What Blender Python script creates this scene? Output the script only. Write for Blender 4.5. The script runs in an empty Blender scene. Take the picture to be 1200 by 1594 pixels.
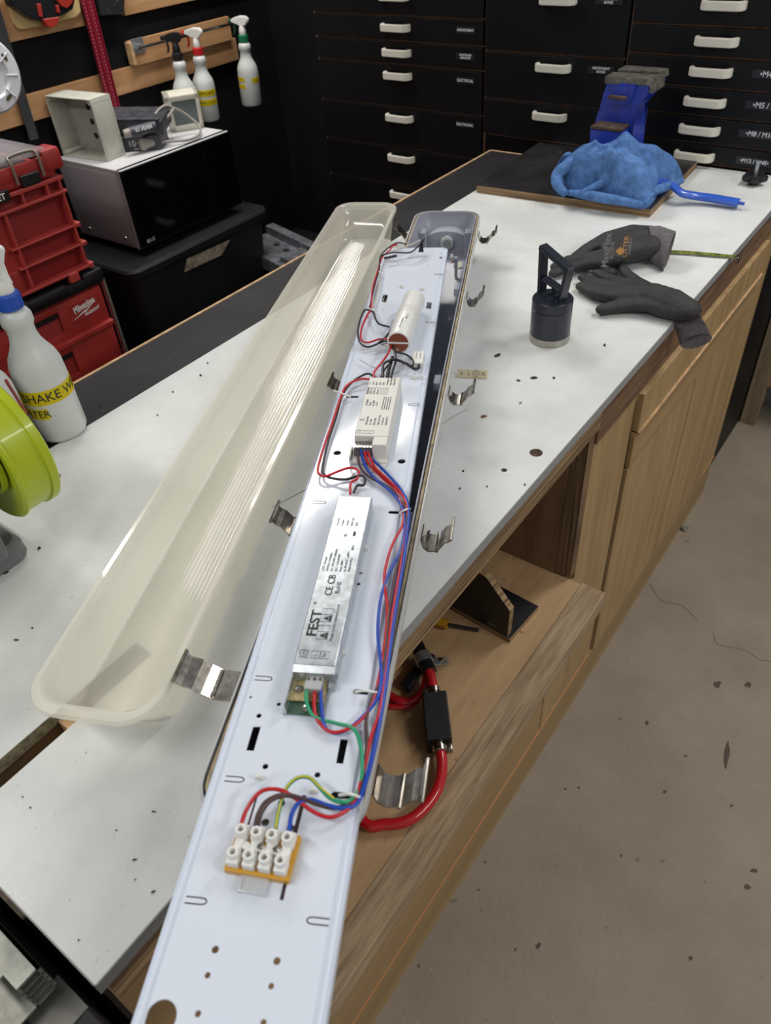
import bpy, bmesh, math, random
from mathutils import Vector, Matrix, noise
random.seed(4)
SC = bpy.context.scene; COL = SC.collection
# ---------------------------------------------------------------- camera
RT = Vector((0.807919, 0.585978, -0.062424)); UP = Vector((-0.350628, 0.563144, 0.748284)); FW = Vector((-0.473632, 0.582665, -0.660435)); FPX = 1165.98
CAM = Vector((0, 0, 1.59))
cd = bpy.data.cameras.new('camera'); cam = bpy.data.objects.new('camera', cd); COL.objects.link(cam)
cd.sensor_fit = 'HORIZONTAL'; cd.sensor_width = 7.0; cd.lens = FPX/1200*7.0; cd.clip_start = .01
cam.matrix_world = Matrix(((RT.x, UP.x, -FW.x, 0), (RT.y, UP.y, -FW.y, 0), (RT.z, UP.z, -FW.z, 1.59), (0, 0, 0, 1)))
cd.dof.use_dof = True; cd.dof.focus_distance = 1.05; cd.dof.aperture_fstop = 2.2
SC.camera = cam
# ---------------------------------------------------------------- world, lights, exposure
SC.view_settings.view_transform = 'Standard'; SC.view_settings.look = 'None'
SC.view_settings.gamma = 1; SC.view_settings.use_curve_mapping = False
SC.view_settings.exposure = 0.08
w = bpy.data.worlds.new('world'); SC.world = w; w.use_nodes = True
w.node_tree.nodes['Background'].inputs[0].default_value = (.92, .96, 1, 1)
w.node_tree.nodes['Background'].inputs[1].default_value = .22
def area(name, loc, tgt, sx, sy, power, col=(1, .97, .92)):
    l = bpy.data.lights.new(name, 'AREA'); l.shape = 'RECTANGLE'; l.size = sx; l.size_y = sy; l.energy = power; l.color = col
    o = bpy.data.objects.new(name, l); COL.objects.link(o); o.location = loc
    o.rotation_euler = (Vector(tgt)-Vector(loc)).to_track_quat('-Z', 'Y').to_euler(); return o
area('tube_light', (-1.86, 2.0, 2.45), (-1.86, 2.01, 0), .16, 1.0, 15)
area('tube_light', (-2.16, 1.55, 2.45), (-2.16, 1.56, 0), .14, 1.3, 15)
area('tube_light', (.1, 2.2, 2.5), (.1, 2.21, 0), .16, 1.2, 18)
area('tube_light', (1.7, .7, 2.5), (1.7, .71, 0), .16, 1.2, 30)
area('tube_light', (-1.0, -.6, 2.5), (-1.0, -.59, 0), 1.2, .16, 15)
# ---------------------------------------------------------------- helpers
def ray(x, y): return RT*(x-600) + UP*(797-y) + FW*FPX
def Z(x, y, z): d = ray(x, y); return CAM + d*((z-1.59)/d.z)
def XP(x, y, v): d = ray(x, y); return CAM + d*(v/d.x)
def YP(x, y, v): d = ray(x, y); return CAM + d*(v/d.y)
def lin(c):
    return tuple([(v/255/12.92 if v/255 <= .04045 else ((v/255+.055)/1.055)**2.4) for v in c]) + (1,)
MATS = {}
def mat(name, c, rough=.5, metal=0, var=0, scale=8, stretch=(1, 1, 1), bump=0, bscale=200, c2=None, spec=.5, coat=0, specks=None, alpha=None, trans=0, emis=0, sub=0, detail=5):
    if name in MATS: return MATS[name]
    m = bpy.data.materials.new(name); m.use_nodes = True; nt = m.node_tree; N = nt.nodes; L = nt.links
    b = N['Principled BSDF']; b.inputs['Base Color'].default_value = lin(c)
    b.inputs['Roughness'].default_value = rough; b.inputs['Metallic'].default_value = metal
    b.inputs['Specular IOR Level'].default_value = spec; b.inputs['Coat Weight'].default_value = coat; b.inputs['Coat Roughness'].default_value = .1
    b.inputs['Transmission Weight'].default_value = trans
    tc = N.new('ShaderNodeTexCoord'); mp = N.new('ShaderNodeMapping'); mp.inputs['Scale'].default_value = stretch
    L.new(tc.outputs['Object'], mp.inputs[0])
    col = None
    if var or c2:
        n = N.new('ShaderNodeTexNoise'); n.inputs['Scale'].default_value = scale; n.inputs['Detail'].default_value = detail; n.inputs['Roughness'].default_value = .65
        L.new(mp.outputs[0], n.inputs[0])
        r = N.new('ShaderNodeValToRGB'); r.color_ramp.elements[0].position = .36; r.color_ramp.elements[1].position = .64
        ca = c2 if c2 else tuple(max(0, v*(1-var)) for v in c)
        r.color_ramp.elements[0].color = lin(ca); r.color_ramp.elements[1].color = lin(c if c2 else tuple(min(255, v*(1+var*.5)) for v in c))
        L.new(n.outputs[0], r.inputs[0]); col = r.outputs[0]
    if specks:
        for (sc, th, cc, amt) in specks:
            v = N.new('ShaderNodeTexNoise'); v.inputs['Scale'].default_value = sc; v.inputs['Detail'].default_value = 2
            L.new(mp.outputs[0] if stretch != (1, 1, 1) and sc < 0 else tc.outputs['Object'], v.inputs[0])
            r = N.new('ShaderNodeValToRGB'); r.color_ramp.elements[0].position = th; r.color_ramp.elements[1].position = th+.03
            r.color_ramp.elements[0].color = (0, 0, 0, 1); r.color_ramp.elements[1].color = (amt, amt, amt, 1)
            L.new(v.outputs[0], r.inputs[0])
            mx = N.new('ShaderNodeMix'); mx.data_type = 'RGBA'; L.new(r.outputs[0], mx.inputs[0])
            if col: L.new(col, mx.inputs[6])
            else: mx.inputs[6].default_value = lin(c)
            mx.inputs[7].default_value = lin(cc); col = mx.outputs[2]
    if col: L.new(col, b.inputs['Base Color'])
    if bump:
        n = N.new('ShaderNodeTexNoise'); n.inputs['Scale'].default_value = bscale; n.inputs['Detail'].default_value = 3
        L.new(mp.outputs[0], n.inputs[0])
        bp = N.new('ShaderNodeBump'); bp.inputs['Strength'].default_value = bump; bp.inputs['Distance'].default_value = .002
        L.new(n.outputs[0], bp.inputs['Height']); L.new(bp.outputs[0], b.inputs['Normal'])
    if alpha is not None:
        o = N['Material Output']; t = N.new('ShaderNodeBsdfTransparent'); x = N.new('ShaderNodeMixShader'); x.inputs[0].default_value = alpha
        L.new(t.outputs[0], x.inputs[1]); L.new(b.outputs[0], x.inputs[2]); L.new(x.outputs[0], o.inputs[0])
    MATS[name] = m; return m
WHITE = mat('white_laminate', (222, 224, 222), .33, var=.05, scale=5, specks=[(170, .73, (130, 126, 118), .5)])
EDGE = mat('grey_edge_band', (150, 150, 150), .5)
PLY = mat('plywood', (176, 146, 103), .55, c2=(158, 128, 88), scale=5, stretch=(1, .18, 5), bump=.15, bscale=60)
PLYV = mat('plywood_upright', (178, 149, 106), .55, c2=(158, 127, 86), scale=6, stretch=(5, 5, .5), bump=.15, bscale=60)
PLYF = mat('plywood_shelf', (190, 156, 116), .55, c2=(172, 138, 98), scale=7, stretch=(4, .7, 1), bump=.1, specks=[(90, .72, (90, 65, 45), .6)])
PLYEX = mat('plywood_edge_upright', (150, 122, 88), .7, c2=(84, 62, 44), scale=14, stretch=(22, .3, .3), detail=2)
PLYE = mat('plywood_edge', (168, 138, 100), .7, c2=(92, 70, 48), scale=14, stretch=(.3, .3, 22), detail=2)
TIMB = mat('brown_timber', (130, 98, 70), .75, c2=(96, 68, 46), scale=18, stretch=(6, .5, 6), bump=.4)
LIP = mat('worn_timber_lip', (178, 154, 122), .75, c2=(140, 116, 88), scale=70, stretch=(1.5, .12, 1.5), bump=.4)
BLK = mat('black_board', (34, 32, 36), .62, var=.2, scale=10, spec=.25, specks=[(60, .72, (90, 88, 86), .5)])
BLACKP = mat('black_melamine', (13, 13, 15), .5, var=.2, spec=.3)
BLACKW = mat('black_wall_paint', (17, 17, 20), .7, var=.3, scale=3, spec=.2)
RAW = mat('raw_wood_edge', (196, 160, 118), .7, var=.15, scale=40)
CLEAT = mat('pine_cleat', (188, 146, 104), .6, c2=(166, 122, 80), scale=5, stretch=(1, .5, 6))
CONC = mat('concrete', (146, 134, 118), .62, c2=(132, 120, 105), scale=3, bump=.5, bscale=90, specks=[(38, .715, (88, 80, 70), .6), (9, .72, (120, 106, 92), .7), (150, .72, (200, 192, 180), .4)])
STEEL = mat('stainless', (190, 184, 174), .22, 1, var=.25, scale=60)
RIMM = mat('rim_metal', (196, 196, 194), .35)
ZINC = mat('galvanised', (198, 204, 208), .33, .85, var=.12, scale=90)
TRAYM = mat('white_enamel', (222, 229, 242), .09, coat=.2, bump=.02, bscale=500)
GREYP = mat('grey_polycarbonate', (158, 160, 172), .3, var=.04)
GASK = mat('tan_foam_gasket', (176, 158, 124), .6, var=.2, scale=60)
WPL = mat('white_plastic', (232, 232, 228), .35)
NYL = mat('natural_nylon', (228, 228, 220), .35, sub=.1)
DARKHOLE = mat('dark_recess', (14, 14, 16), .8)
BLKPL = mat('black_plastic', (24, 25, 30), .35)
def bm_new(): return bmesh.new()
def bmb(bm, x0, x1, y0, y1, z0, z1, bev=0, M=None, seg=2):
    r = bmesh.ops.create_cube(bm, size=1); vs = r['verts']
    for v in vs: v.co = Vector(((x0+x1)/2+v.co.x*(x1-x0), (y0+y1)/2+v.co.y*(y1-y0), (z0+z1)/2+v.co.z*(z1-z0)))
    if bev:
        es = list({e for v in vs for e in v.link_edges})
        rr = bmesh.ops.bevel(bm, geom=es, offset=bev, segments=seg, affect='EDGES', profile=.5)
        vs = list({v for f in rr['faces'] for v in f.verts} | {v for v in vs if v.is_valid})
    if M is not None:
        for v in vs: v.co = M @ v.co
    return vs
def box(x0, x1, y0, y1, z0, z1, bev=0, M=None):
    bm = bm_new(); bmb(bm, x0, x1, y0, y1, z0, z1, bev, M); return bm
def prism(bm, pts, h0, h1, M=None):
    """2D outline extruded along local z"""
    b = [bm.verts.new((p[0], p[1], h0)) for p in pts]; t = [bm.verts.new((p[0], p[1], h1)) for p in pts]
    bm.faces.new(b[::-1]); bm.faces.new(t); n = len(pts)
    for i in range(n): bm.faces.new((b[i], b[(i+1) % n], t[(i+1) % n], t[i]))
    if M is not None:
        for v in b+t: v.co = M @ v.co
    return b+t
def smooth_path(P, n=6):
    P = [Vector(p) for p in P]
    if len(P) < 3: return P
    Q = [P[0]*2-P[1]] + P + [P[-1]*2-P[-2]]; out = []
    for i in range(1, len(Q)-2):
        a, b, c, d = Q[i-1:i+3]
        for k in range(n):
            t = k/n
            out.append(.5*((2*b)+(c-a)*t+(2*a-5*b+4*c-d)*t*t+(3*b-a-3*c+d)*t**3))
    out.append(P[-1]); return out
def tube(bm, P, r, seg=8, n=6, smooth=True, flat=1.0):
    P = smooth_path(P, n) if smooth else [Vector(p) for p in P]
    t = (P[1]-P[0]).normalized(); u = t.orthogonal().normalized()
    if abs(t.z) < .95: u = Vector((0, 0, 1)).cross(t).normalized()
    rings = []; m = len(P)
    for i, p in enumerate(P):
        tt = (P[min(i+1, m-1)]-P[max(i-1, 0)])
        if tt.length < 1e-9: tt = t
        tt.normalize(); u = (u-tt*u.dot(tt)).normalized(); v = tt.cross(u)
        rr = r(i/(m-1)) if callable(r) else r
        rings.append([bm.verts.new(p+u*rr*math.cos(a)+v*rr*flat*math.sin(a)) for a in [2*math.pi*k/seg for k in range(seg)]])
    for a, b in zip(rings, rings[1:]):
        for k in range(seg): bm.faces.new((a[k], a[(k+1) % seg], b[(k+1) % seg], b[k]))
    bm.faces.new(rings[0][::-1]); bm.faces.new(rings[-1])
def lathe(bm, prof, seg=32, M=None, sy=1):
    rings = []
    for (r, z) in prof:
        rings.append([bm.verts.new((max(r, 1e-5)*math.cos(2*math.pi*k/seg), max(r, 1e-5)*sy*math.sin(2*math.pi*k/seg), z)) for k in range(seg)])
    for a, b in zip(rings, rings[1:]):
        for k in range(seg): bm.faces.new((a[k], a[(k+1) % seg], b[(k+1) % seg], b[k]))
    bm.faces.new(rings[0][::-1]); bm.faces.new(rings[-1])
    if M is not None:
        for q in rings:
            for v in q: v.co = M @ v.co
def rrect(w, l, r, n=6, cx=0, cy=0):
    pts = []
    for (sx, sy, a0) in ((1, 1, 0), (-1, 1, 90), (-1, -1, 180), (1, -1, 270)):
        for k in range(n+1):
            a = math.radians(a0+90*k/n)
            pts.append((cx+sx*(w/2-r)+r*math.cos(a), cy+sy*(l/2-r)+r*math.sin(a)))
    return pts
def loft(bm, rings, cap0=True, cap1=True, closed=False, M=None):
    """rings: (w, l, r, z[, cx, cy])"""
    R = []
    for q in rings:
        pts = rrect(q[0], q[1], q[2], 6, *(q[4:6] if len(q) > 4 else (0, 0)))
        R.append([bm.verts.new((p[0], p[1], q[3])) for p in pts])
    pairs = list(zip(R, R[1:]))
    if closed: pairs.append((R[-1], R[0]))
    for a, b in pairs:
        n = len(a)
        for k in range(n): bm.faces.new((a[k], a[(k+1) % n], b[(k+1) % n], b[k]))
    if cap0 and not closed: bm.faces.new(R[0][::-1])
    if cap1 and not closed: bm.faces.new(R[-1])
    if M is not None:
        for q in R:
            for v in q: v.co = M @ v.co
def plate(bm, outer, holes, z0, z1):
    """flat sheet with real holes"""
    from mathutils.geometry import delaunay_2d_cdt
    loops = [outer]+holes; V = []; E = []
    for lp in loops:
        n0 = len(V); n = len(lp); V += [Vector((p[0], p[1])) for p in lp]; E += [(n0+i, n0+(i+1) % n) for i in range(n)]
    vo, eo, fo, _, _, _ = delaunay_2d_cdt(V, E, [], 0, 1e-7)
    def inside(p, lp):
        c = False; n = len(lp)
        for i in range(n):
            (x1, y1), (x2, y2) = lp[i][:2], lp[(i+1) % n][:2]
            if (y1 > p.y) != (y2 > p.y) and p.x < (x2-x1)*(p.y-y1)/(y2-y1)+x1: c = not c
        return c
    keep = []
    for f in fo:
        c = sum((vo[i] for i in f), Vector((0, 0)))/len(f)
        if inside(c, outer) and not any(inside(c, h) for h in holes): keep.append(f)
    T = [bm.verts.new((v.x, v.y, z1)) for v in vo]; B = [bm.verts.new((v.x, v.y, z0)) for v in vo]; cnt = {}
    for f in keep:
        bm.faces.new([T[i] for i in f]); bm.faces.new([B[i] for i in f][::-1])
        for i in range(len(f)):
            a, b = f[i], f[(i+1) % len(f)]; k = (min(a, b), max(a, b)); cnt[k] = None if k in cnt else (a, b)
    for e in cnt.values():
        if e: bm.faces.new((T[e[1]], T[e[0]], B[e[0]], B[e[1]]))
def circ(cx, cy, r, n=14, sy=1): return [(cx+r*math.cos(2*math.pi*k/n), cy+r*sy*math.sin(2*math.pi*k/n)) for k in range(n)]
FRM = {}
def thing(name, label, cat, loc=(0, 0, 0), rz=0, group=None, M=None):
    o = bpy.data.objects.new(name, None); COL.objects.link(o); o.empty_display_size = .05
    mw = M if M is not None else Matrix.Translation(loc) @ Matrix.Rotation(rz, 4, 'Z')
    o.matrix_world = mw; FRM[o.name] = mw.copy(); tag(o, label, cat, group); return o
def tag(o, label=None, cat=None, group=None, kind=None):
    if label: o['label'] = label
    if cat: o['category'] = cat
    if group: o['group'] = group
    if kind: o['kind'] = kind
    return o
def ob(name, bm, m, parent=None, world=False, smooth=False, label=None, normals=True):
    if world and parent is not None:
        q = parent
        while q.parent is not None: q = q.parent
        inv = FRM[q.name].inverted(); bmesh.ops.transform(bm, matrix=inv, verts=bm.verts)
    if normals: bmesh.ops.recalc_face_normals(bm, faces=bm.faces)
    me = bpy.data.meshes.new(name); bm.to_mesh(me); bm.free()
    me.materials.append(m)
    if smooth:
        for p in me.polygons: p.use_smooth = True
        me.set_sharp_from_angle(angle=math.radians(smooth if smooth is not True else 40))
    o = bpy.data.objects.new(name, me); COL.objects.link(o)
    if parent is not None: o.parent = parent
    if label: o['label'] = label
    return o
def free(name, bm, m, label, cat, smooth=False, group=None, origin=None):
    """single-mesh thing: verts in world, origin moved to the base"""
    if origin is None:
        n = max(1, len(bm.verts)); origin = Vector((sum(v.co.x for v in bm.verts)/n, sum(v.co.y for v in bm.verts)/n, min(v.co.z for v in bm.verts)))
    bmesh.ops.translate(bm, verts=bm.verts, vec=-Vector(origin))
    o = ob(name, bm, m, smooth=smooth); o.location = origin; return tag(o, label, cat, group)
def struct(name, bm, m): return tag(ob(name, bm, m), kind='structure')
def text(bm, s, size, M, ext=.0003, wrap=None, align='CENTER', sx=1, spacing=1.0, bold=0):
    cu = bpy.data.curves.new('t', 'FONT'); cu.body = s; cu.size = size; cu.extrude = ext; cu.align_x = align; cu.align_y = 'CENTER'; cu.resolution_u = 3; cu.space_character = spacing; cu.offset = bold
    o = bpy.data.objects.new('t', cu); COL.objects.link(o); dg = bpy.context.evaluated_depsgraph_get()
    me = bpy.data.meshes.new_from_object(o.evaluated_get(dg)); n0 = len(bm.verts); bm.from_mesh(me)
    bm.verts.ensure_lookup_table()
    for v in bm.verts[n0:]:
        v.co.x *= sx
        if wrap: a = v.co.x/wrap; v.co = Vector(((wrap+v.co.z)*math.sin(a), -(wrap+v.co.z)*math.cos(a), v.co.y))
        v.co = M @ v.co
    bpy.data.objects.remove(o); bpy.data.curves.remove(cu); bpy.data.meshes.remove(me)
def axes(x, y, o=(0, 0, 0)):
    x = Vector(x).normalized(); y = Vector(y); y = (y-x*x.dot(y)).normalized(); z = x.cross(y)
    return Matrix(((x.x, y.x, z.x, o[0]), (x.y, y.y, z.y, o[1]), (x.z, y.z, z.z, o[2]), (0, 0, 0, 1)))
def blob(spheres, voxel=.003, sm=4):
    """spheres (centre, radius, z flatten) fused into one skin"""
    bm = bm_new()
    for c, r, fz in spheres:
        M = Matrix.Translation(c) @ Matrix.Diagonal((r, r, r*fz, 1))
        bmesh.ops.create_icosphere(bm, subdivisions=2, radius=1, matrix=M)
    me = bpy.data.meshes.new('b'); bm.to_mesh(me); bm.free(); o = bpy.data.objects.new('b', me); COL.objects.link(o)
    md = o.modifiers.new('r', 'REMESH'); md.mode = 'VOXEL'; md.voxel_size = voxel
    s = o.modifiers.new('s', 'SMOOTH'); s.iterations = sm; s.factor = .5
    me2 = bpy.data.meshes.new_from_object(o.evaluated_get(bpy.context.evaluated_depsgraph_get()))
    bm = bm_new(); bm.from_mesh(me2); bpy.data.objects.remove(o); bpy.data.meshes.remove(me2); return bm
def chain(P, R, fz=.7, step=.25):
    """tapered limb: points and radii"""
    out = []
    for (a, b), (ra, rb) in zip(zip(P, P[1:]), zip(R, R[1:])):
        a = Vector(a); b = Vector(b); n = max(1, int((b-a).length/(min(ra, rb)*step)))
        for k in range(n+1): t = k/n; out.append((a.lerp(b, t), ra+(rb-ra)*t, fz))
    return out
# ---------------------------------------------------------------- room shell
struct('floor', box(-2.6, 2.6, -2.2, 4.2, -.05, 0), CONC)
struct('wall_left', box(-2.56, -2.46, -2.2, 2.56, 0, 2.6), BLACKW)
struct('wall_back', box(-2.56, -.36, 2.56, 2.66, 0, 2.6), BLACKW)
# floor crack and scuffs: dark shapes of their own, wafer thin
bm = bm_new()
for P in ([(1010, 908), (1030, 935), (1060, 942), (1085, 965)], [(1110, 985), (1118, 1003), (1160, 1012), (1180, 1026), (1200, 1030)]):
    Q = [Z(x, y, .0004) for x, y in P]; tube(bm, Q, .0009, 5, 5, flat=.4)
tag(ob('trim_1', bm, mat('floor_crack', (92, 84, 74), .9)), kind='structure')
bm = bm_new()
for (x, y, rx, ry, a) in [(1131, 1178, 5, 26, 8), (1164, 1381, 6, 5, 30), (1173, 1355, 6, 4, 0), (1007, 1125, 3, 4, 0), (1067, 1177, 3, 2, 0), (901, 1226, 3, 2, 0), (1116, 1065, 8, 6, 0), (1164, 1066, 5, 5, 0),
                          (838, 1472, 4, 8, 20), (652, 1503, 2, 4, 0), (745, 1385, 2, 2, 0), (1035, 1232, 3, 4, 0), (1139, 1254, 3, 2, 0), (880, 1228, 2, 2, 0), (967, 1332, 2, 2, 0), (802, 1478, 2, 3, 0), (1075, 1492, 4, 4, 0), (755, 1342, 2, 2, 0)]:
    n = 11; pts = []
    for k in range(n):
        t = 2*math.pi*k/n; q = random.uniform(.6, 1.1); dx = rx*q*math.cos(t); dy = ry*q*math.sin(t); a2 = math.radians(a)
        p = Z(x+dx*math.cos(a2)-dy*math.sin(a2), y+dx*math.sin(a2)+dy*math.cos(a2), .0005); pts.append((p.x, p.y))
    prism(bm, pts, .0001, .0006)
tag(ob('trim_2', bm, mat('floor_stain', (84, 68, 58), .8)), kind='structure')
# French cleats on the left wall
for i, (y0, y1, z0, z1, x1) in enumerate([(.9, 2.34, 1.022, 1.094, -2.441), (1.1, 1.70, 1.234, 1.36, -2.441), (1.862, 2.45, 1.236, 1.33, -2.441)]):
    tag(ob('trim_%d' % (i+3), box(-2.46, x1, y0, y1, z0, z1, .001), CLEAT), kind='structure')
tag(ob('trim_6', box(-2.56, -1.2, .2, 2.54, 0, .30, .002), BLACKW), kind='structure')
# ---------------------------------------------------------------- workbench
bench = thing('workbench', 'long wooden workbench with white laminate top and plywood cupboards below', 'workbench', (-.65, 1.0, 0))
XR = -.3264; XL = -.973
outer = [(XR, 0), (XR, 2.043), (XL, 2.043), (XL, 0), (-.566, 0), (-.566, .24), (-.538, .24), (-.538, 0)]
bm = bm_new(); plate(bm, outer, [circ(-.3535, .777, .0092, 18), circ(-.372, .72, .0042, 10)], .934, .95)
ob('laminate_top', bm, WHITE, bench, True)
bm = bm_new(); bmb(bm, XR, XR+.0012, -.0012, 2.043, .9335, .9498); bmb(bm, -.538, XR+.001, -.0012, 0, .9335, .9498); ob('edge_band', bm, EDGE, bench, True)
bm = bm_new(); bmb(bm, -.5665, -.5655, 0, .24, .9345, .9495); ob('raw_slot_edge', bm, mat('chipboard', (150, 142, 112), .9, c2=(96, 90, 70), scale=160), bench, True, label='raw chipboard edge of the slot')
bm = bm_new(); plate(bm, [(XR-.003, .006), (XR-.003, .95), (XL, .95), (XL, .006), (-.57, .006), (-.57, .22), (-.534, .22), (-.534, .006)], [circ(-.3535, .777, .0092, 18), circ(-.372, .72, .0042, 10)], .893, .934)
ob('plywood_core', bm, PLYE, bench, True)
ob('core_panel', box(XL, XR-.012, .951, 2.04, .90, .934), PLYE, bench, True)
ob('slot_bottom', box(-.60, -.50, .006, .30, .84, .892), DARKHOLE, bench, True)
ob('slot_block', box(-.5655, -.5385, .131, .152, .90, .938, .001), RAW, bench, True, label='brown wood block in the slot')
for hx_, hy_, hr_ in ((-.3535, .777, .0091), (-.372, .72, .0041)):
    bm = bm_new(); lathe(bm, [(hr_, .9497), (hr_+.0004, .9497), (hr_+.0004, .90), (0, .90), (0, .9004), (hr_, .9004)], 20, Matrix.Translation((hx_, hy_, 0))); ob('bored_hole', bm, mat('shaded_hole_wood', (84, 64, 46), .9, c2=(34, 28, 24), scale=120), bench, True)  # brown wood liner, darkened so its colour carries the shade inside the hole
ob('end_gap_dark', box(-1.04, -.36, .0005, .005, .06, .892), BLACKP, bench, True)  # black sheet added to keep the gap at the near bench end dark
ob('black_strip', box(-1.098, XL, .0, 1.946, .915, .9495), BLK, bench, True, label='black side strip')
bm = bm_new(); bmb(bm, -1.104, -1.098, .0, 1.952, .91, .951, .001); bmb(bm, -1.104, -.973, 1.946, 1.952, .91, .951, .001); ob('wood_edging', bm, RAW, bench, True)
ob('fascia', box(-.352, XR-.004, .951, 2.043, .862, .9325, .0015), TIMB, bench, True, label='brown timber rail under the top')
XF = -.334
# carcass
bm = bm_new()
bmb(bm, -1.06, -1.042, 0, 1.94, .06, .9); bmb(bm, -1.04, XF-.018, .951, .969, .06, .89)
bmb(bm, -1.04, XF-.018, 2.0, 2.018, .06, .89); bmb(bm, -1.04, XF-.018, 0, .018, .06, .55)
ob('carcass', bm, PLYV, bench, True)
bm = bm_new(); bmb(bm, XF-.018, XF, .951, 1.128, .14, .862, .0008); bmb(bm, XF-.018, XF, 1.895, 2.02, .14, .862, .0008); bmb(bm, XF-.018, XF, 1.128, 1.895, .845, .862); bmb(bm, XF-.018, XF-.004, .975, .951+.1, .14, .5)
ob('face_frame', bm, PLYV, bench, True)
ob('bay_jamb', box(-.366, XF-.001, .929, .951, .571, .892), PLYEX, bench, True)
bm = bm_new(); bmb(bm, -.445, -.395, .917, .927, .835, .85, .001); bmb(bm, -.405, -.395, .911, .927, .80, .85, .001)
ob('bay_batten', bm, PLYV, bench, True)
bm = bm_new(); bmb(bm, -1.03, -.367, .927, .940, .571, .892); ob('bay_side_panel', bm, mat('dark_ply', (140, 110, 80), .6, c2=(116, 88, 62), scale=6, stretch=(4, 4, .6)), bench, True)
# drawer front and doors
d = ob('drawer_front', box(XF-.002, XF+.012, 1.132, 1.890, .775, .858, .0015), PLYV, bench, True)
bm = bm_new(); prism(bm, [(XF+.0, .760), (XF+.016, .775), (XF+.016, .779), (XF+.0, .779)], -1.890, -1.132, Matrix.Rotation(math.radians(90), 4, 'X')); ob('finger_pull', bm, RAW, d, True)
ob('drawer_front', box(XF-.002, XF+.008, 1.136, 1.890, .692, .764, .001), PLY, bench, True)
for (y0, y1, z0, z1) in ((1.136, 1.508, .145, .686), (1.514, 1.888, .145, .686)):
    ob('door', box(XF-.006, XF+.006, y0, y1, z0, z1, .001), PLYV, bench, True)
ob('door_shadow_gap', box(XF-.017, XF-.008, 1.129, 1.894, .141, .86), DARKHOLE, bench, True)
# low shelf bay with timber lip
ob('shelf', box(-1.03, -.312, .0, .928, .552, .57), PLYF, bench, True)
bm = bm_new(); bmb(bm, -.312, -.266, .0, .932, .532, .571, .0015); ob('shelf_lip', bm, LIP, bench, True)
bm = bm_new(); bmb(bm, XF-.018, XF, 0, .873, .142, .552, .001); ob('lower_panel', bm, PLY, bench, True)
bm = bm_new(); bmb(bm, XF-.018, XF, .877, .951, .142, .552, .001); ob('lower_panel', bm, PLYV, bench, True)
bm = bm_new(); bmb(bm, XF-.018, XF-.002, 0, 2.02, 0, .1385); ob('kickboard', bm, mat('kick_ply', (170, 142, 98), .6, c2=(152, 124, 84), scale=4, stretch=(1, .18, 5)), bench, True)
bm = bm_new(); bmb(bm, XF-.016, XF+.001, 0, 2.02, .137, .143); ob('bead', bm, mat('orange_bead', (206, 146, 90), .6), bench, True, label='thin orange seam above the kickboard')
# pencil lines, dirt crumbs
for P in ([(390, 805), (430, 786), (470, 765), (503, 745)], [(676, 668), (700, 652), (728, 636)]):
    bm = bm_new(); Q = [Z(x, y, .9503) for x, y in P]; tube(bm, Q, .0004, 4, 3, flat=.3); ob('scratch', bm, mat('scratch', (110, 108, 104), .8), bench, True)
def debris(name, label, x, y, rx, ry, a, c=(60, 52, 46)):
    n = 8; pts = []
    for k in range(n):
        t = 2*math.pi*k/n; q = random.uniform(.65, 1.15); dx = rx*q*math.cos(t); dy = ry*q*math.sin(t); a2 = math.radians(a)
        p = Z(x+dx*math.cos(a2)-dy*math.sin(a2), y+dx*math.sin(a2)+dy*math.cos(a2), .951); pts.append((p.x, p.y))
    bm = bm_new(); prism(bm, pts, .9502, .9516); return free(name, bm, mat('crumb%d' % c[0], c, .8), label, 'debris', group='tiny crumbs scattered on the white bench top')
CR = [(774, 553, 5, 2.5, -20, (50, 48, 44)), (807, 592, 3, 1.5, 10, (90, 66, 44)), (831, 588, 5, 2, 0, (60, 46, 36)), (862, 588, 2, 1.5, 0, (40, 40, 40)), (941, 537, 2, 2, 0, (26, 30, 30)), (753, 648, 5, 2, -10, (112, 76, 40)),
      (717, 580, 3, 1.5, 0, (70, 66, 60)), (61, 853, 3, 1.5, -40, (40, 36, 34)), (9, 891, 6, 1.5, -20, (60, 30, 24)), (25, 996, 4, 1.5, -5, (110, 70, 50)), (239, 1263, 4, 1.3, 5, (96, 80, 50)), (50, 977, 1.2, 1.2, 0, (50, 50, 50)),
      (209, 1338, 4, 1, -15, (90, 88, 86)), (238, 1388, 4, 1, -30, (80, 78, 76)), (155, 631, 1.4, 1, 0, (40, 40, 40)), (312, 584, 2, 1.2, 0, (50, 50, 50)), (323, 565, 1.2, 1, 0, (50, 50, 50)), (269, 610, 1.4, 1, 0, (50, 50, 50)), (245, 646, 1.2, 1, 0, (50, 50, 50)),
      (328, 924, 1.6, 1.6, 0, (40, 34, 30)), (47, 1257, 1.2, 1.2, 0, (60, 60, 58)), (716, 760, 1.2, 1.2, 0, (60, 60, 58)), (721, 733, 1.6, 1.2, 0, (60, 60, 58)), (758, 757, 1.2, 1.2, 0, (70, 60, 50)), (668, 827, 2, 1.4, 0, (60, 60, 58)), (817, 754, 1.2, 1.2, 0, (60, 60, 58)), (810, 627, 2.4, .8, -30, (120, 116, 110)), (35, 1240, 2, 1, 0, (150, 146, 140)), (181, 1292, 1, 1, 0, (60, 60, 58)), (122, 1463, 1.4, 1.4, 0, (60, 60, 58)), (210, 1369, 1.2, 1.2, 0, (70, 70, 70))]
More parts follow.
